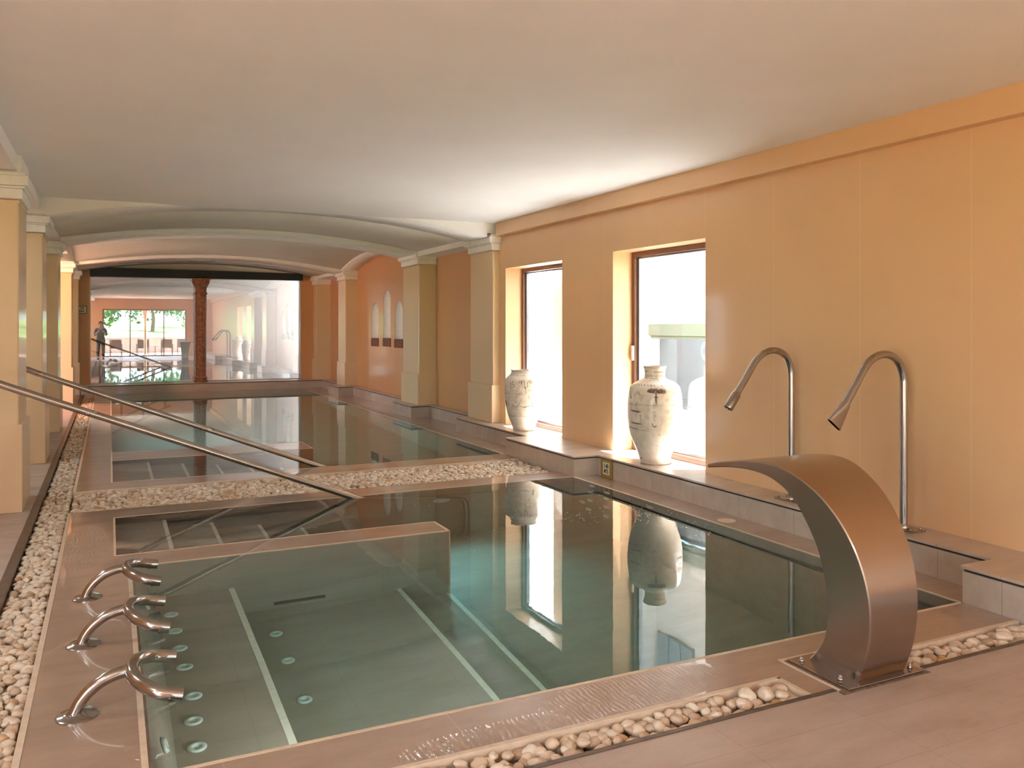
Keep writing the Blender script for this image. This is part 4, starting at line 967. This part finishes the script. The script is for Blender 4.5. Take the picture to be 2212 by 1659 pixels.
# ------------------------------------------------------------------ light
w = bpy.data.worlds.new('sky'); scene.world = w; w.use_nodes = True
bg = w.node_tree.nodes['Background']; bg.inputs[0].default_value = (.67, .86, 1., 1); bg.inputs[1].default_value = 3.1
def light(name, kind, loc, rot, energy, color=(1,1,1), size=1., sy=None, **k):
    l = bpy.data.lights.new(name, kind); l.energy = energy; l.color = color
    if kind == 'AREA':
        l.size = size
        if sy: l.shape = 'RECTANGLE'; l.size_y = sy
    if kind == 'SUN': l.angle = size
    if kind in ('SPOT', 'POINT'): l.shadow_soft_size = size
    o = bpy.data.objects.new(name, l); C.objects.link(o); o.location = loc; o.rotation_euler = rot
    for a, v in k.items(): setattr(l, a, v)
    return o
def aim(o, d): o.rotation_euler = Vector(d).to_track_quat('-Z', 'Y').to_euler()
sun = light('sun', 'SUN', (20, -5, 30), (0, 0, 0), 44., (.80, .92, 1.), .01); aim(sun, (-.22, .10, -1.))
for y0, y1 in (W1, W2):
    p = light('window_portal', 'AREA', (5.26, (y0+y1)/2, 1.28), (0, PI/2, 0), 1, size=2.15, sy=y1-y0); p.data.cycles.is_portal = True
p = light('window_portal', 'AREA', (1.63, FY-.3, 1.2), (PI/2, 0, 0), 1, size=4., sy=2.4); p.data.cycles.is_portal = True
for y0, y1, z0, z1 in ((-3.0, .6, .1, 2.3), (15.5, 17.6, .4, 2.3)):
    p = light('window_portal', 'AREA', (-3.52, (y0+y1)/2, (z0+z1)/2), (0, -PI/2, 0), 1, size=z1-z0, sy=y1-y0); p.data.cycles.is_portal = True  # portals for the two added aisle openings
for x in (.9, 1.9):
    lamp_part(pool, (x, 3.141, -.42), (-PI/2, 0, 0)); light('pool_wall_fill', 'AREA', (x, 3.17, -.42), (PI/2, 0, 0), 2.4, (1., .93, .85), .15)  # unseen lights and housings added to brighten the near pool under water
lp = light('pool_lamp_near', 'SPOT', (2.85, 7.44, -.55), (0, 0, 0), 20, (.50, .88, 1.), .06, spot_size=1.5, spot_blend=.9); aim(lp, (-.02, -1.1, -1.))
lamp_part(pool, (2.85, 7.489, -.5), (PI/2, 0, 0))
for y in (11.9, 14.3, 17.6): light('pool_lamp_far', 'AREA', (.045, y, -.5), (0, -PI/2, 0), 10, (.6, .9, 1.), .13)
for y in (-2.4, 1.5, 5.5, 9.5): light('aisle_fill_light', 'AREA', (-2.2, y, 2.915), (0, 0, 0), 10, (.76, .91, 1), .5)  # added fill lights out of view, no fittings modelled
sp = light('aisle_sun_spot', 'SPOT', (-2.2, 16.9, 2.85), (0, 0, 0), 90, (1, .40, .20), .12, spot_size=2.4, spot_blend=.6); aim(sp, (.7, .75, -.75))  # added spot standing in for warm sun on the fourth left pillar
ra = light('rear_room_fill', 'AREA', (5.9, 22.9, 1.6), (0, PI/2, 0), 9, (.93, .97, 1), 1.8)  # added area light brightening the right side behind the glass

scene.view_settings.view_transform = 'Standard'; scene.view_settings.look = 'None'; scene.view_settings.exposure = 2.08; scene.view_settings.gamma = 1.; scene.view_settings.use_curve_mapping = False
cy = scene.cycles; cy.max_bounces = 11; cy.diffuse_bounces = 5; cy.glossy_bounces = 5; cy.transmission_bounces = 8; cy.transparent_max_bounces = 10
cy.sample_clamp_indirect = 8; cy.use_denoising = True; cy.use_adaptive_sampling = True; cy.adaptive_threshold = .02; cy.caustics_reflective = False; cy.blur_glossy = .3
